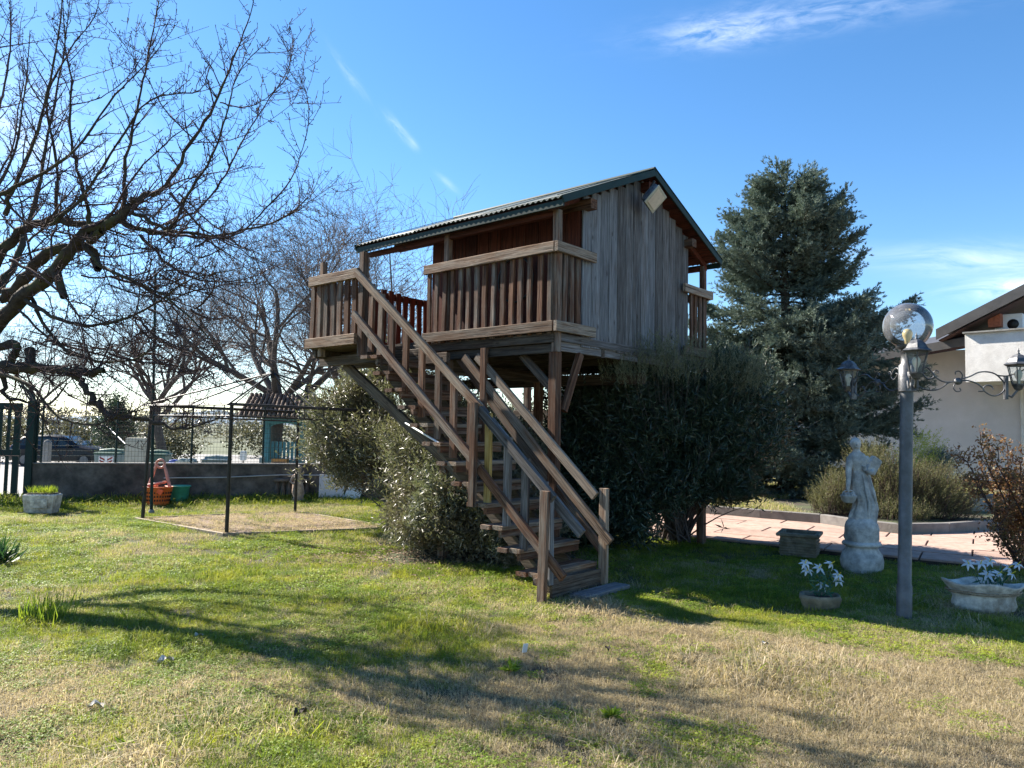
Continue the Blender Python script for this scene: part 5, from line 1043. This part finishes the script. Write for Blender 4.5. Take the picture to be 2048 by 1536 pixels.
b = B()
for q in range(n): pass
for zz, rr in ((.165, .208), (.185, .222)): B().tube([(rr*1.33*math.cos(q*.19635)*wavy(q*.19635, zz), rr*.83*math.sin(q*.19635)*wavy(q*.19635, zz), zz) for q in range(33)], .006, 6).make('rim_band', M['litter'], fp)
B().lathe([(.19, .15), (.12, .175), (.01, .18)], 20, sx=1.3, sy=.8).make('soil', M['soil'], fp)
for x, y, h, lx in ((.03, 0, .25, -.06), (.05, 0, .27, .0), (.1, 0, .22, .1), (.12, 0, .25, .16), (.06, 0, .17, .04), (.02, 0, .16, -.01), (.12, 0, .17, .1), (.0, 0, .24, -.12)): lily_at((x, y, .17), h, (lx, rnd.uniform(-.06, .04)), None, fp)
n = 60; P = np.column_stack([.08+rng.normal(size=n)*.05, rng.normal(size=n)*.04, rng.uniform(.17, .36, n)]); V, Fs = leaves(P, rdir(n, .5), rdir(n), .09, .02); npmesh('foliage', V, Fs, M['lilyleaf'], fp)
# ------------------------------------------------------------------ statue
ps = G(1724, 1138); stt = thing('garden_statue', 'weathered stone woman holding a basket and slab on a round pedestal', 'statue', ps)
B().lathe([(.205, -.03), (.225, .03), (.235, .10), (.215, .18), (.175, .24), (.17, .265), (.205, .275), (.215, .295), (.2, .315), (.175, .325)], 32, fn=lambda a, z: 1+.012*math.sin(9*a+z*30)).make('pedestal', M['stone'], stt)
B().lathe([(.17, .32), (.185, .36), (.18, .42), (.19, .48), (.175, .53), (.14, .58), (.08, .62)], 26, fn=lambda a, z: 1+.05*math.sin(4*a+z*12)+.03*math.sin(9*a-z*25)).make('rock_base', M['stone'], stt)
fb = B(); n = 44; V = []
secs = [(.50, .02, .13, .12), (.56, .01, .155, .13), (.63, .02, .15, .125), (.70, .04, .14, .12), (.78, .045, .125, .115), (.86, .02, .125, .11), (.94, .0, .12, .10), (1.02, -.012, .112, .095), (1.09, -.02, .092, .08), (1.14, -.025, .078, .068), (1.19, -.032, .088, .075), (1.25, -.04, .1, .08), (1.30, -.042, .105, .068), (1.335, -.045, .08, .055), (1.36, -.05, .042, .042), (1.385, -.052, .036, .038), (1.40, -.058, .045, .05), (1.43, -.063, .056, .062), (1.465, -.065, .058, .066), (1.495, -.063, .048, .056), (1.515, -.06, .02, .03)]
for z, cx, rx, ry in secs:
    for q in range(n):
        a = 2*math.pi*q/n; fo = 0
        if z < 1.12: fo = (.07*math.sin(9*a+z*9+.8*math.sin(z*7))+.04*math.sin(17*a-z*14))*min(1, (1.14-z)*2.4)
        elif z < 1.33: fo = .025*math.sin(7*a+z*30)
        V.append((cx+rx*(1+fo)*math.cos(a), ry*(1+fo)*math.sin(a), z))
m = len(secs); fb.add(V, [(k*n+q, k*n+(q+1) % n, (k+1)*n+(q+1) % n, (k+1)*n+q) for k in range(m-1) for q in range(n)]+[tuple(range(n))[::-1], tuple(range((m-1)*n, m*n))], True)
fb.tube(smooth_path([(-.12, 0, 1.29), (-.15, -.02, 1.2), (-.165, -.04, 1.12), (-.18, -.07, 1.02), (-.2, -.09, .92)], 3), [.042, .044, .042, .04, .038, .036, .036, .034, .03, .028, .026, .022, .02], 10)
for k in range(4): fb.tube([(-.2+k*.008, -.10+k*.014, .925), (-.205+k*.008, -.115+k*.014, .89), (-.2+k*.008, -.1+k*.014, .87)], [.009, .008, .006], 6)
fb.tube([(-.19, -.08, .93), (-.175, -.09, .9)], [.01, .007], 6)
fb.tube(smooth_path([(.045, 0, 1.29), (.09, -.01, 1.22), (.11, -.04, 1.14), (.06, -.09, 1.12), (.02, -.1, 1.15)], 3), [.042, .044, .044, .042, .04, .038, .036, .034, .032, .03, .028, .024, .022], 10)
for k in range(4): fb.tube([(.02, -.095, 1.14+k*.014), (-.01, -.1, 1.145+k*.015), (-.025, -.085, 1.145+k*.015)], [.009, .008, .006], 6)
fb.tube([(-.075, -.062, 1.455), (-.078, -.075, 1.438), (-.075, -.064, 1.43)], [.006, .01, .006], 6)      # nose
fb.tube([(-.095, -.05, 1.412), (-.075, -.062, 1.41), (-.055, -.055, 1.412)], [.004, .006, .004], 6)
for x in (-.1, -.05): fb.tube([(x-.008, -.052, 1.462), (x+.008, -.055, 1.464)], .006, 6)
for x in (-.122, -.008): fb.tube([(x, 0, 1.43), (x, 0, 1.46)], [.008, .012], 6)
fig = fb.make('figure', M['stone'], stt); rm = fig.modifiers.new('rm', 'REMESH'); rm.mode = 'VOXEL'; rm.voxel_size = .0065; rm.use_smooth_shade = True
hb = B(); hb.lathe([(.03, 0), (.05, .02), (.0605, .05), (.056, .078), (.042, .098), (.022, .111), (.004, .115)], 20, (-.06, .012, 1.41), fn=lambda a, z: 1+.06*math.sin(11*a+z*60)); hb.lathe([(.01, 0), (.03, .02), (.03, .05), (.01, .07)], 12, (-.055, .075, 1.44)); hb.make('hair', M['stone'], stt)
bb_ = B(); bb_.lathe([(.05, 0), (.075, .03), (.085, .075), (.09, .085), (.075, .09)], 18, (-.19, -.09, .77), fn=lambda a, z: 1+.04*math.sin(12*a)); bb_.tube([(-.19+.075*math.cos(q*.35), -.09, .855+.06*math.sin(q*.35)) for q in range(10)], .008, 6)
for k in range(14): a = k*2.4; bb_.lathe([(.004, 0), (.024, .015), (.02, .035), (.004, .045)], 8, (-.19+.05*math.cos(a)*(k/14)**.5, -.09+.05*math.sin(a)*(k/14)**.5, .845))
bb_.make('basket', M['stone'], stt)
B().box((.125, -.03, 1.2), (.13, .06, .2), Matrix.Rotation(math.radians(30), 3, 'Y') @ Matrix.Rotation(.3, 3, 'Z'), .012).make('slab_urn', M['stone'], stt)
b = B(); b.tube(smooth_path([(.05, -.09, 1.1), (.08, -.11, .95), (.12, -.09, .8), (.15, -.02, .66)], 4), [.012]*5+[.018]*8, 8); b.tube(smooth_path([(-.02, -.09, 1.1), (.0, -.115, .92), (.03, -.13, .75), (.02, -.12, .6)], 4), [.01]*5+[.016]*8, 8); b.make('drapery_fold', M['stone'], stt)
# ------------------------------------------------------------------ lamp
lp = G(1808, 1243); Lp = thing('garden_lamp', 'grey lamp post with smoked globe and three lanterns on scrolled iron arms', 'street lamp', lp)
zt = 2.03; Lp.rotation_euler = (0, .026, 0)
B().lathe([(.060, -.05), (.060, .30), (.053, .31), (.051, zt-.02)], 24).make('pole', M['pole'], Lp); B().lathe([(.085, 0), (.085, .012), (.066, .02)], 20).make('base_ring', M['pole'], Lp)
B().lathe([(.068, zt-.1), (.068, zt+.12), (.05, zt+.14), (.05, zt+.26), (.09, zt+.27), (.09, zt+.295)], 20).make('collar', M['iron'], Lp)
gc = zt+.29+.175
g = B().lathe([(.195*math.sin(math.pi*t), -.195*math.cos(math.pi*t)) for t in np.linspace(.13, .998, 30)], 40, (0, 0, gc)).make('globe', M['globe'], Lp)
B().lathe([(.02, 0), (.022, .03), (.038, .07), (.042, .095), (.03, .125), (.005, .135)], 18, (-.0, 0, gc-.16)).make('bulb', M['bulby'], Lp)
U = .000858*.85/.93
def st_(pts): return smooth_path([((x-820)*U, 0, zt-(y-845)*U) for x, y in pts], 4)
strokes = [([(960, 720), (985, 703), (1020, 708), (1060, 745), (1090, 790), (1140, 835), (1200, 858), (1290, 850)], .006), ([(1060, 745), (1085, 780), (1080, 810), (1035, 828), (995, 800), (975, 770), (1005, 762)], .006), ([(1085, 765), (1100, 737), (1130, 742), (1128, 762), (1112, 758)], .005),
 ([(900, 860), (925, 900), (970, 933), (1040, 950), (1110, 945), (1170, 915), (1230, 865), (1290, 850)], .006), ([(1360, 820), (1440, 790), (1520, 745), (1600, 735), (1680, 755), (1740, 810), (1775, 870), (1765, 930), (1720, 975), (1660, 990), (1600, 960), (1565, 920), (1600, 880), (1650, 890), (1665, 925)], .006),
 ([(1360, 838), (1420, 835), (1500, 860), (1550, 900), (1575, 940), (1520, 945)], .006), ([(1360, 815), (1368, 780), (1340, 738), (1300, 745), (1300, 772)], .005), ([(1290, 880), (1280, 920), (1310, 955), (1350, 945), (1340, 915)], .005), ([(1700, 770), (1790, 775), (1880, 745), (1960, 700)], .006)]
def lantern(par, s):
    c = 1.07*(.93)  # distance along the arm
    c = s; z0 = zt-.02
    def hexp(r): return [(r, 0)]
    body = B(); body.lathe([(.01, z0-.045), (.03, z0-.035), (.05, z0), (.052, z0+.012)], 6, (c, 0, 0), smooth=False)
    for k in range(6):
        a = k*math.pi/3; body.tube([(c+.048*math.cos(a), .048*math.sin(a), z0+.01), (c+.085*math.cos(a), .085*math.sin(a), z0+.165)], .0055, 5)
    body.tube([(c+.085*math.cos(a*math.pi/3), .085*math.sin(a*math.pi/3), z0+.165) for a in range(7)], .006, 5)
    L = body.make('lantern', M['iron'], par)
    B().lathe([(.108, z0+.165), (.112, z0+.172), (.085, z0+.19), (.066, z0+.225), (.04, z0+.25), (.02, z0+.258)], 6, (c, 0, 0), smooth=False).make('lantern_roof', M['iron'], L)
    B().lathe([(.012, z0+.256), (.014, z0+.265), (.006, z0+.275), (.010, z0+.285), (.004, z0+.3), (.001, z0+.315)], 8, (c, 0, 0)).make('finial', M['iron'], L)
    for k in range(6):
        a0, a1 = k*math.pi/3, (k+1)*math.pi/3; V = [(c+.046*math.cos(a0), .046*math.sin(a0), z0+.014), (c+.046*math.cos(a1), .046*math.sin(a1), z0+.014), (c+.082*math.cos(a1), .082*math.sin(a1), z0+.163), (c+.082*math.cos(a0), .082*math.sin(a0), z0+.163)]
        B().add(V, [(0, 1, 2, 3)]).make('pane', M['pane'], L)
    B().lathe([(.012, 0), (.013, .03), (.028, .065), (.03, .09), (.015, .115), (.002, .12)], 14, (c, 0, z0+.012)).make('bulb', M['bulb'], L)
import copy
for az, nm, full in ((-12, 'right', 1), (98, 'left', 1), (-114, 'front', 1)):
    R3 = Matrix.Rotation(math.radians(az), 4, 'Z'); b = B()
    for pts, r in strokes: b.tube([R3 @ v for v in st_(pts)], r, 6)
    cc_ = R3 @ Vector(((1325-820)*U, 0, zt)); k0 = len(b.v); b.lathe([(.001, -.014), (.03, -.01), (.03, .01), (.001, .014)], 14, (0, 0, 0))
    for i in range(k0, len(b.v)): v = R3 @ (Matrix.Rotation(math.pi/2, 4, 'X') @ Vector(b.v[i])); b.v[i] = tuple(v+cc_)
    b.box(R3 @ Vector(((1785-820)*U, 0, zt-.045)), (.02, .05, .19), R3.to_3x3()); b.tube([R3 @ Vector(q) for q in ((.76, 0, zt-.10), (.80, 0, zt-.12), (.845, 0, zt-.06))], .01, 6)
    ao = b.make('arm', M['iron'], Lp); before = set(bpy.data.objects)
    lantern(Lp, .85)
    new = [o for o in bpy.data.objects if o not in before]
    for o in new:
        if o.parent == Lp: o.rotation_euler = (0, 0, math.radians(az)) 
        if o.parent == Lp and nm == 'right': o.rotation_euler = (0, 0, math.radians(az)); 
# ------------------------------------------------------------------ grass and litter
from mathutils import noise as mn
def unlinked(name, V, Fs, mat):
    me = bpy.data.meshes.new(name); me.from_pydata([tuple(v) for v in V], [], [tuple(f) for f in Fs]); me.materials.append(mat); return bpy.data.objects.new(name, me)
def blades(n, rad, h, wd, lean, seed):
    r_ = np.random.default_rng(seed); V = []; Fs = []
    for k in range(n):
        a = r_.uniform(0, 6.28); q = rad*r_.uniform(0, 1)**.6; p = np.array([q*math.cos(a), q*math.sin(a), -.005]); hh = h*r_.uniform(.45, 1.15); d = r_.normal(size=2)*lean; w_ = wd*r_.uniform(.6, 1.2); t = r_.uniform(0, 3.14); s_ = np.array([math.cos(t), math.sin(t), 0])*w_/2
        m1 = p+np.array([d[0]*.3*hh, d[1]*.3*hh, hh*.6]); e = p+np.array([d[0]*hh, d[1]*hh, hh*max(.25, 1-.35*np.hypot(*d))]); o = len(V); V += [p-s_, p+s_, m1+s_*.8, m1-s_*.8, e]; Fs += [(o, o+1, o+2, o+3), (o+3, o+2, o+4)]
    return V, Fs
def cloverp(n, rad, h, sz, seed):
    r_ = np.random.default_rng(seed); V = []; Fs = []
    for k in range(n):
        a = r_.uniform(0, 6.28); q = rad*r_.uniform(0, 1)**.5; c = np.array([q*math.cos(a), q*math.sin(a), h*r_.uniform(.3, 1)]); t = r_.uniform(0, 6.28); tl = r_.normal(size=2)*.3
        for j in range(3):
            an = t+j*2.1; d = np.array([math.cos(an), math.sin(an), tl[0]]); s_ = np.array([-math.sin(an), math.cos(an), tl[1]]); z = sz*r_.uniform(.6, 1.1); o = len(V); V += [c, c+d*z*.5+s_*z*.4, c+d*z, c+d*z*.5-s_*z*.4]; Fs.append((o, o+1, o+2, o+3))
    return V, Fs
def scatter(name, pts, sc, dry, proto, label, cat, tilt=.12):
    n = len(pts); me = bpy.data.meshes.new(name); me.vertices.add(n); me.vertices.foreach_set('co', np.asarray(pts, np.float32).ravel())
    for an, av in (('sc', sc), ('dry', dry), ('rz', rng.uniform(0, 6.28, n)), ('rx', rng.normal(size=n)*tilt)):
        at_ = me.attributes.new(an, 'FLOAT', 'POINT'); at_.data.foreach_set('value', np.asarray(av, np.float32))
    o = link(bpy.data.objects.new(name, me), None, label, cat, kind='stuff')
    ng = bpy.data.node_groups.new(name+'_nodes', 'GeometryNodeTree'); ng.interface.new_socket('Geometry', in_out='INPUT', socket_type='NodeSocketGeometry'); ng.interface.new_socket('Geometry', in_out='OUTPUT', socket_type='NodeSocketGeometry')
    N = ng.nodes; gi, go = N.new('NodeGroupInput'), N.new('NodeGroupOutput'); mp = N.new('GeometryNodeMeshToPoints'); ip = N.new('GeometryNodeInstanceOnPoints'); oi = N.new('GeometryNodeObjectInfo'); oi.inputs['Object'].default_value = proto
    ng.links.new(gi.outputs[0], mp.inputs[0]); ng.links.new(mp.outputs[0], ip.inputs['Points']); ng.links.new(oi.outputs['Geometry'], ip.inputs['Instance'])
    def na(x): q = N.new('GeometryNodeInputNamedAttribute'); q.data_type = 'FLOAT'; q.inputs['Name'].default_value = x; return q.outputs['Attribute']
    cx = N.new('ShaderNodeCombineXYZ'); ng.links.new(na('rx'), cx.inputs[0]); ng.links.new(na('rz'), cx.inputs[2]); ng.links.new(cx.outputs[0], ip.inputs['Rotation']); ng.links.new(na('sc'), ip.inputs['Scale']); ng.links.new(ip.outputs[0], go.inputs[0])
    mo = o.modifiers.new('scatter', 'NODES'); mo.node_group = ng; return o
padpoly = [((PC[k]-cc)*.97+cc) for k in order]
def inpoly(x, y, poly):
    c = False; j = len(poly)-1
    for i in range(len(poly)):
        if (poly[i].y > y) != (poly[j].y > y) and x < (poly[j].x-poly[i].x)*(y-poly[i].y)/(poly[j].y-poly[i].y)+poly[i].x: c = not c
        j = i
    return c
def interrace(x, y, pad=.0):
    q = Vector((x, y, 0))-T0; u, v = q.dot(TD1), q.dot(TD2); return v > pad and u > -2.6
def dryness(x, y):
    n1 = mn.noise(Vector((x*.55+3, y*.55, 0)))+.5*mn.noise(Vector((x*1.7, y*1.7, 5)))+.35*mn.noise(Vector((x*4.5, y*4.5, 9)))
    g = .15*np.clip((x+1.6)/3., -1, 1)*np.clip((8.3-y)/2.5, 0, 1)+.07*np.clip((5.0-y)/1.5, 0, 1)
    under = -.35 if (x > 1. and y > 6.9-.55*x and y < 11) else 0
    mid = -.26*np.clip((.6-x)/.8, 0, 1)*np.clip((y-3.9)/1.2, .35, 1); mid = mid-.5*max(0, 1-(wally(x)-y)/1.3) if y > 10 else mid
    n1 += .55*mn.noise(Vector((x*9, y*9, 3)))+.25*mn.noise(Vector((x*3.2, y*3.2, 13)))
    return float(np.clip(.32+n1*.6+g+under+mid, 0, 1))
def field(n, y0, y1, xk=.74):
    y = np.sqrt(rng.uniform(y0*y0, y1*y1, n)); x = rng.uniform(-1, 1, n)*(y*xk+.4); return x, y
def place(n, y0, y1, f, s0, s1):
    pts, sc, dr = [], [], []
    for x, y in zip(*field(n, y0, y1)):
        if y > wally(x)-.04 or interrace(x, y, -.02): continue
        if ((x+.35)/1.25)**2+((y-9.0)/.8)**2 < rng.uniform(.7, 1.15): continue
        if inpoly(x+.28*mn.noise(Vector((x*2.5, y*2.5, 0))), y+.28*mn.noise(Vector((x*2.5, y*2.5, 7))), padpoly) and rng.uniform() > .10: continue
        bare = mn.noise(Vector((x*1.9+40, y*1.9, 11)))+.5*mn.noise(Vector((x*6+40, y*6, 11)))
        if bare > .42 and rng.uniform() < .75: continue
        r = f(x, y)
        if r is None: continue
        pts.append((x, y, hgt(x, y))); sc.append(rng.uniform(s0, s1)*r[0]); dr.append(r[1])
    return pts, sc, dr
def near_wall(x, y): return 1+2.0*max(0, 1-(wally(x)-y)/1.1) if y > 9 else 1
A = blades(20, .06, .05, .0040, .8, 1); C_ = blades(18, .08, .085, .0046, .85, 2); D_ = blades(26, .07, .03, .0030, 1.5, 3)
pA = unlinked('short_tuft', *A, M['grass']); pC = unlinked('long_tuft', *C_, M['grass']); pD = unlinked('mat_tuft', *D_, M['grass']); pK = unlinked('weed_leaf', *cloverp(16, .07, .03, .013, 4), M['clover'])
def fa_(x, y): return (.9+.5*mn.noise(Vector((x*1.3, y*1.3, 2))), dryness(x, y))
def merge(*L): return [sum((list(q[i]) for q in L), []) for i in range(3)]
g1 = merge(place(26000, 2.6, 6.5, fa_, .55, 1.15), place(30000, 6.5, 15.5, lambda x, y: ((.95+.4*mn.noise(Vector((x, y, 2))))*near_wall(x, y), dryness(x, y)-.1), .9, 1.5))
scatter('lawn_grass', *g1, pA, 'short patchy lawn grass, green and straw coloured', 'grass')
g2 = place(26000, 2.6, 9, lambda x, y: (1., dryness(x, y)+.12), .7, 1.3); scatter('matted_grass', *g2, pD, 'flat matted dry blades lying in the lawn', 'grass', .2)
def ft_(x, y):
    k = mn.noise(Vector((x*.9+7, y*.9, 4)))+.4*mn.noise(Vector((x*3, y*3, 1)))
    if k < .12: return None
    return (.6+1.3*k, min(1, dryness(x, y)-.05))
g3 = merge(place(9000, 2.6, 8, ft_, .7, 1.1), place(9000, 8, 15.5, lambda x, y: ((1.)*near_wall(x, y), dryness(x, y)*.5) if mn.noise(Vector((x*.9+7, y*.9, 4))) > .1 or wally(x)-y < 1. else None, .8, 1.3))
scatter('long_grass', *g3, pC, 'longer green grass tufts scattered over the lawn', 'grass')
def fk(x, y):
    k = mn.noise(Vector((x*.8-4, y*.8, 8)))+.5*mn.noise(Vector((x*2.6, y*2.6, 3))); 
    if dryness(x, y) > .58 or k < -.05: return None
    return (1., 0)
g4 = merge(place(14000, 2.6, 7, fk, .6, 1.1), place(16000, 7, 12, fk, .8, 1.5)); scatter('broadleaf_weeds', *g4, pK, 'bright low clover and weed leaves in the lawn', 'weeds')
pts, sc, dr = [], [], []
for k in range(9000):
    x, y = rng.uniform(1.5, 12), rng.uniform(11, 22); q = None
    jx = [p for p in kp]; 
    yy = np.interp(x, [p.x for p in kp], [p.y for p in kp])
    if y < yy+.16 or (x > 4.6 and y < 16 and x > 5.2): continue
    pts.append((x, y, .16)); sc.append(rng.uniform(1., 1.9)); dr.append(rng.uniform(0, .35))
scatter('bed_grass', pts, sc, dr, pC, 'bright grass growing on the raised bed behind the kerb', 'grass')
pts, sc, dr = [], [], []
for k in range(1300):
    u, v = rng.uniform(0, 1, 2); p = padpoly[0]*(1-u)*(1-v)+padpoly[1]*u*(1-v)+padpoly[2]*u*v+padpoly[3]*(1-u)*v; pts.append((p.x, p.y, .036)); sc.append(rng.uniform(.6, 1.2)); dr.append(1.)
scatter('dry_litter', pts, sc, dr, pD, 'dry straw covering the gazebo bed', 'dry grass', .3)
# fallen leaves under the bushes and here and there
n = 3800; P = np.column_stack([rng.normal(-.3, 1.0, n), rng.normal(8.9, .5, n), np.full(n, .035)]); V, Fs = leaves(P, rdir(n)*[1, 1, .2], rdir(n, 2.), rng.uniform(.03, .07, n), .02); npmesh('leaf_litter', V, Fs, M['deadleaf'], kind='stuff', label='fallen dry leaves under the bushes by the stairs', cat='leaves')
for px, py, sz, lb_ in ((395, 1287, .075, 'curled pale dry leaf in the left part of the lawn'), (190, 1432, .085, 'crinkled whitish leaf near the bottom left of the lawn'), (330, 1338, .1, 'dark curled leaf on the lawn below the pale one'), (1215, 1312, .07, 'small dark brown leaf in the dry grass before the stairs'), (600, 1446, .09, 'brown crumpled leaf in the lower middle of the lawn'), (1530, 1302, .06, 'pale crumpled leaf in the straw coloured grass at right')):
    p = G(px, py); b = B(); V = []; n = 7
    for i in range(n):
        for j in range(4): u, v = i/(n-1)-.5, j/3-.5; wv = math.sqrt(max(.02, 1-(2*u)**2)); V.append((u*sz, v*sz*.5*wv, .03+sz*.5*abs(v)*wv+sz*.12*math.sin(u*9+j)+.02))
    b.add(V, [(i*4+j, (i+1)*4+j, (i+1)*4+j+1, i*4+j+1) for i in range(n-1) for j in range(3)], True); o = b.make('fallen_leaf', M['litter' if 'dark' not in lb_ and 'brown' not in lb_ else 'soil'] if 'whitish' not in lb_ and 'pale' not in lb_ else M['lichen_white'], label=lb_, cat='leaf', group='fallen leaves on the lawn'); o.location = p; o.rotation_euler = (0, 0, rnd.uniform(0, 6))
p = G(1050, 1311); r = thing('plant_tag', 'small pale blue plastic tag stuck in the lawn before the stairs', 'tag', p, .4); V = []
b = B(); b.box((0, 0, .05), (.035, .004, .07), Matrix.Rotation(.35, 3, 'X'), .001); b.make('label_plate', M['lily'], r)
# strap leaved clump at the left edge and a tall tuft
r = thing('strap_leaf_clump', 'dark green strap leaved plant clump cut by the left edge', 'plant', G(-12, 1130)); n = 130; V, Fs = leaves(np.column_stack([rng.normal(size=n)*.06, rng.normal(size=n)*.06, np.zeros(n)]), rdir(n)*.7+[0, 0, .9], rdir(n), rng.uniform(.2, .38, n), .022, .3); npmesh('foliage', V, Fs, M['strap'], r)
r = thing('grass_clump', 'tall wispy green grass clump at the left of the lawn', 'grass clump', G(92, 1245)); n = 150; V, Fs = leaves(np.column_stack([rng.normal(size=n)*.09, rng.normal(size=n)*.07, np.zeros(n)]), rdir(n)*.5+[0, 0, 1.1], rdir(n), rng.uniform(.1, .3, n), .008, .3); npmesh('foliage', V, Fs, M['clover'], r)
for k, (px, py) in enumerate(((1225, 1440), (250, 1500), (1950, 1300), (1020, 1345))):
    r = thing('weed_rosette', ('leafy green weed rosette in the lower middle lawn', 'bright weed rosette at the bottom left of the lawn', 'low weed rosette at the right edge of the lawn', 'small weed rosette near the blue tag')[k], 'weed', G(px, py), 0, 'weed rosettes'); n = 26
    V, Fs = leaves(np.zeros((n, 3))+[0, 0, .015], rdir(n)*[1, 1, .3]+[0, 0, .35], rdir(n), rng.uniform(.05, .1, n), .022, .3); npmesh('foliage', V, Fs, M['clover'], r)
b = B(); b.tube(smooth_path([G(0, 1332)+Vector((0, 0, .04)), G(120, 1336)+Vector((0, 0, .05)), G(210, 1352)+Vector((0, 0, .05)), G(300, 1372)+Vector((0, 0, .04))], 6), .0014, 5); b.make('fallen_twig', M['litter'], label='long pale dry twig lying across the lawn at the left edge', cat='twig')
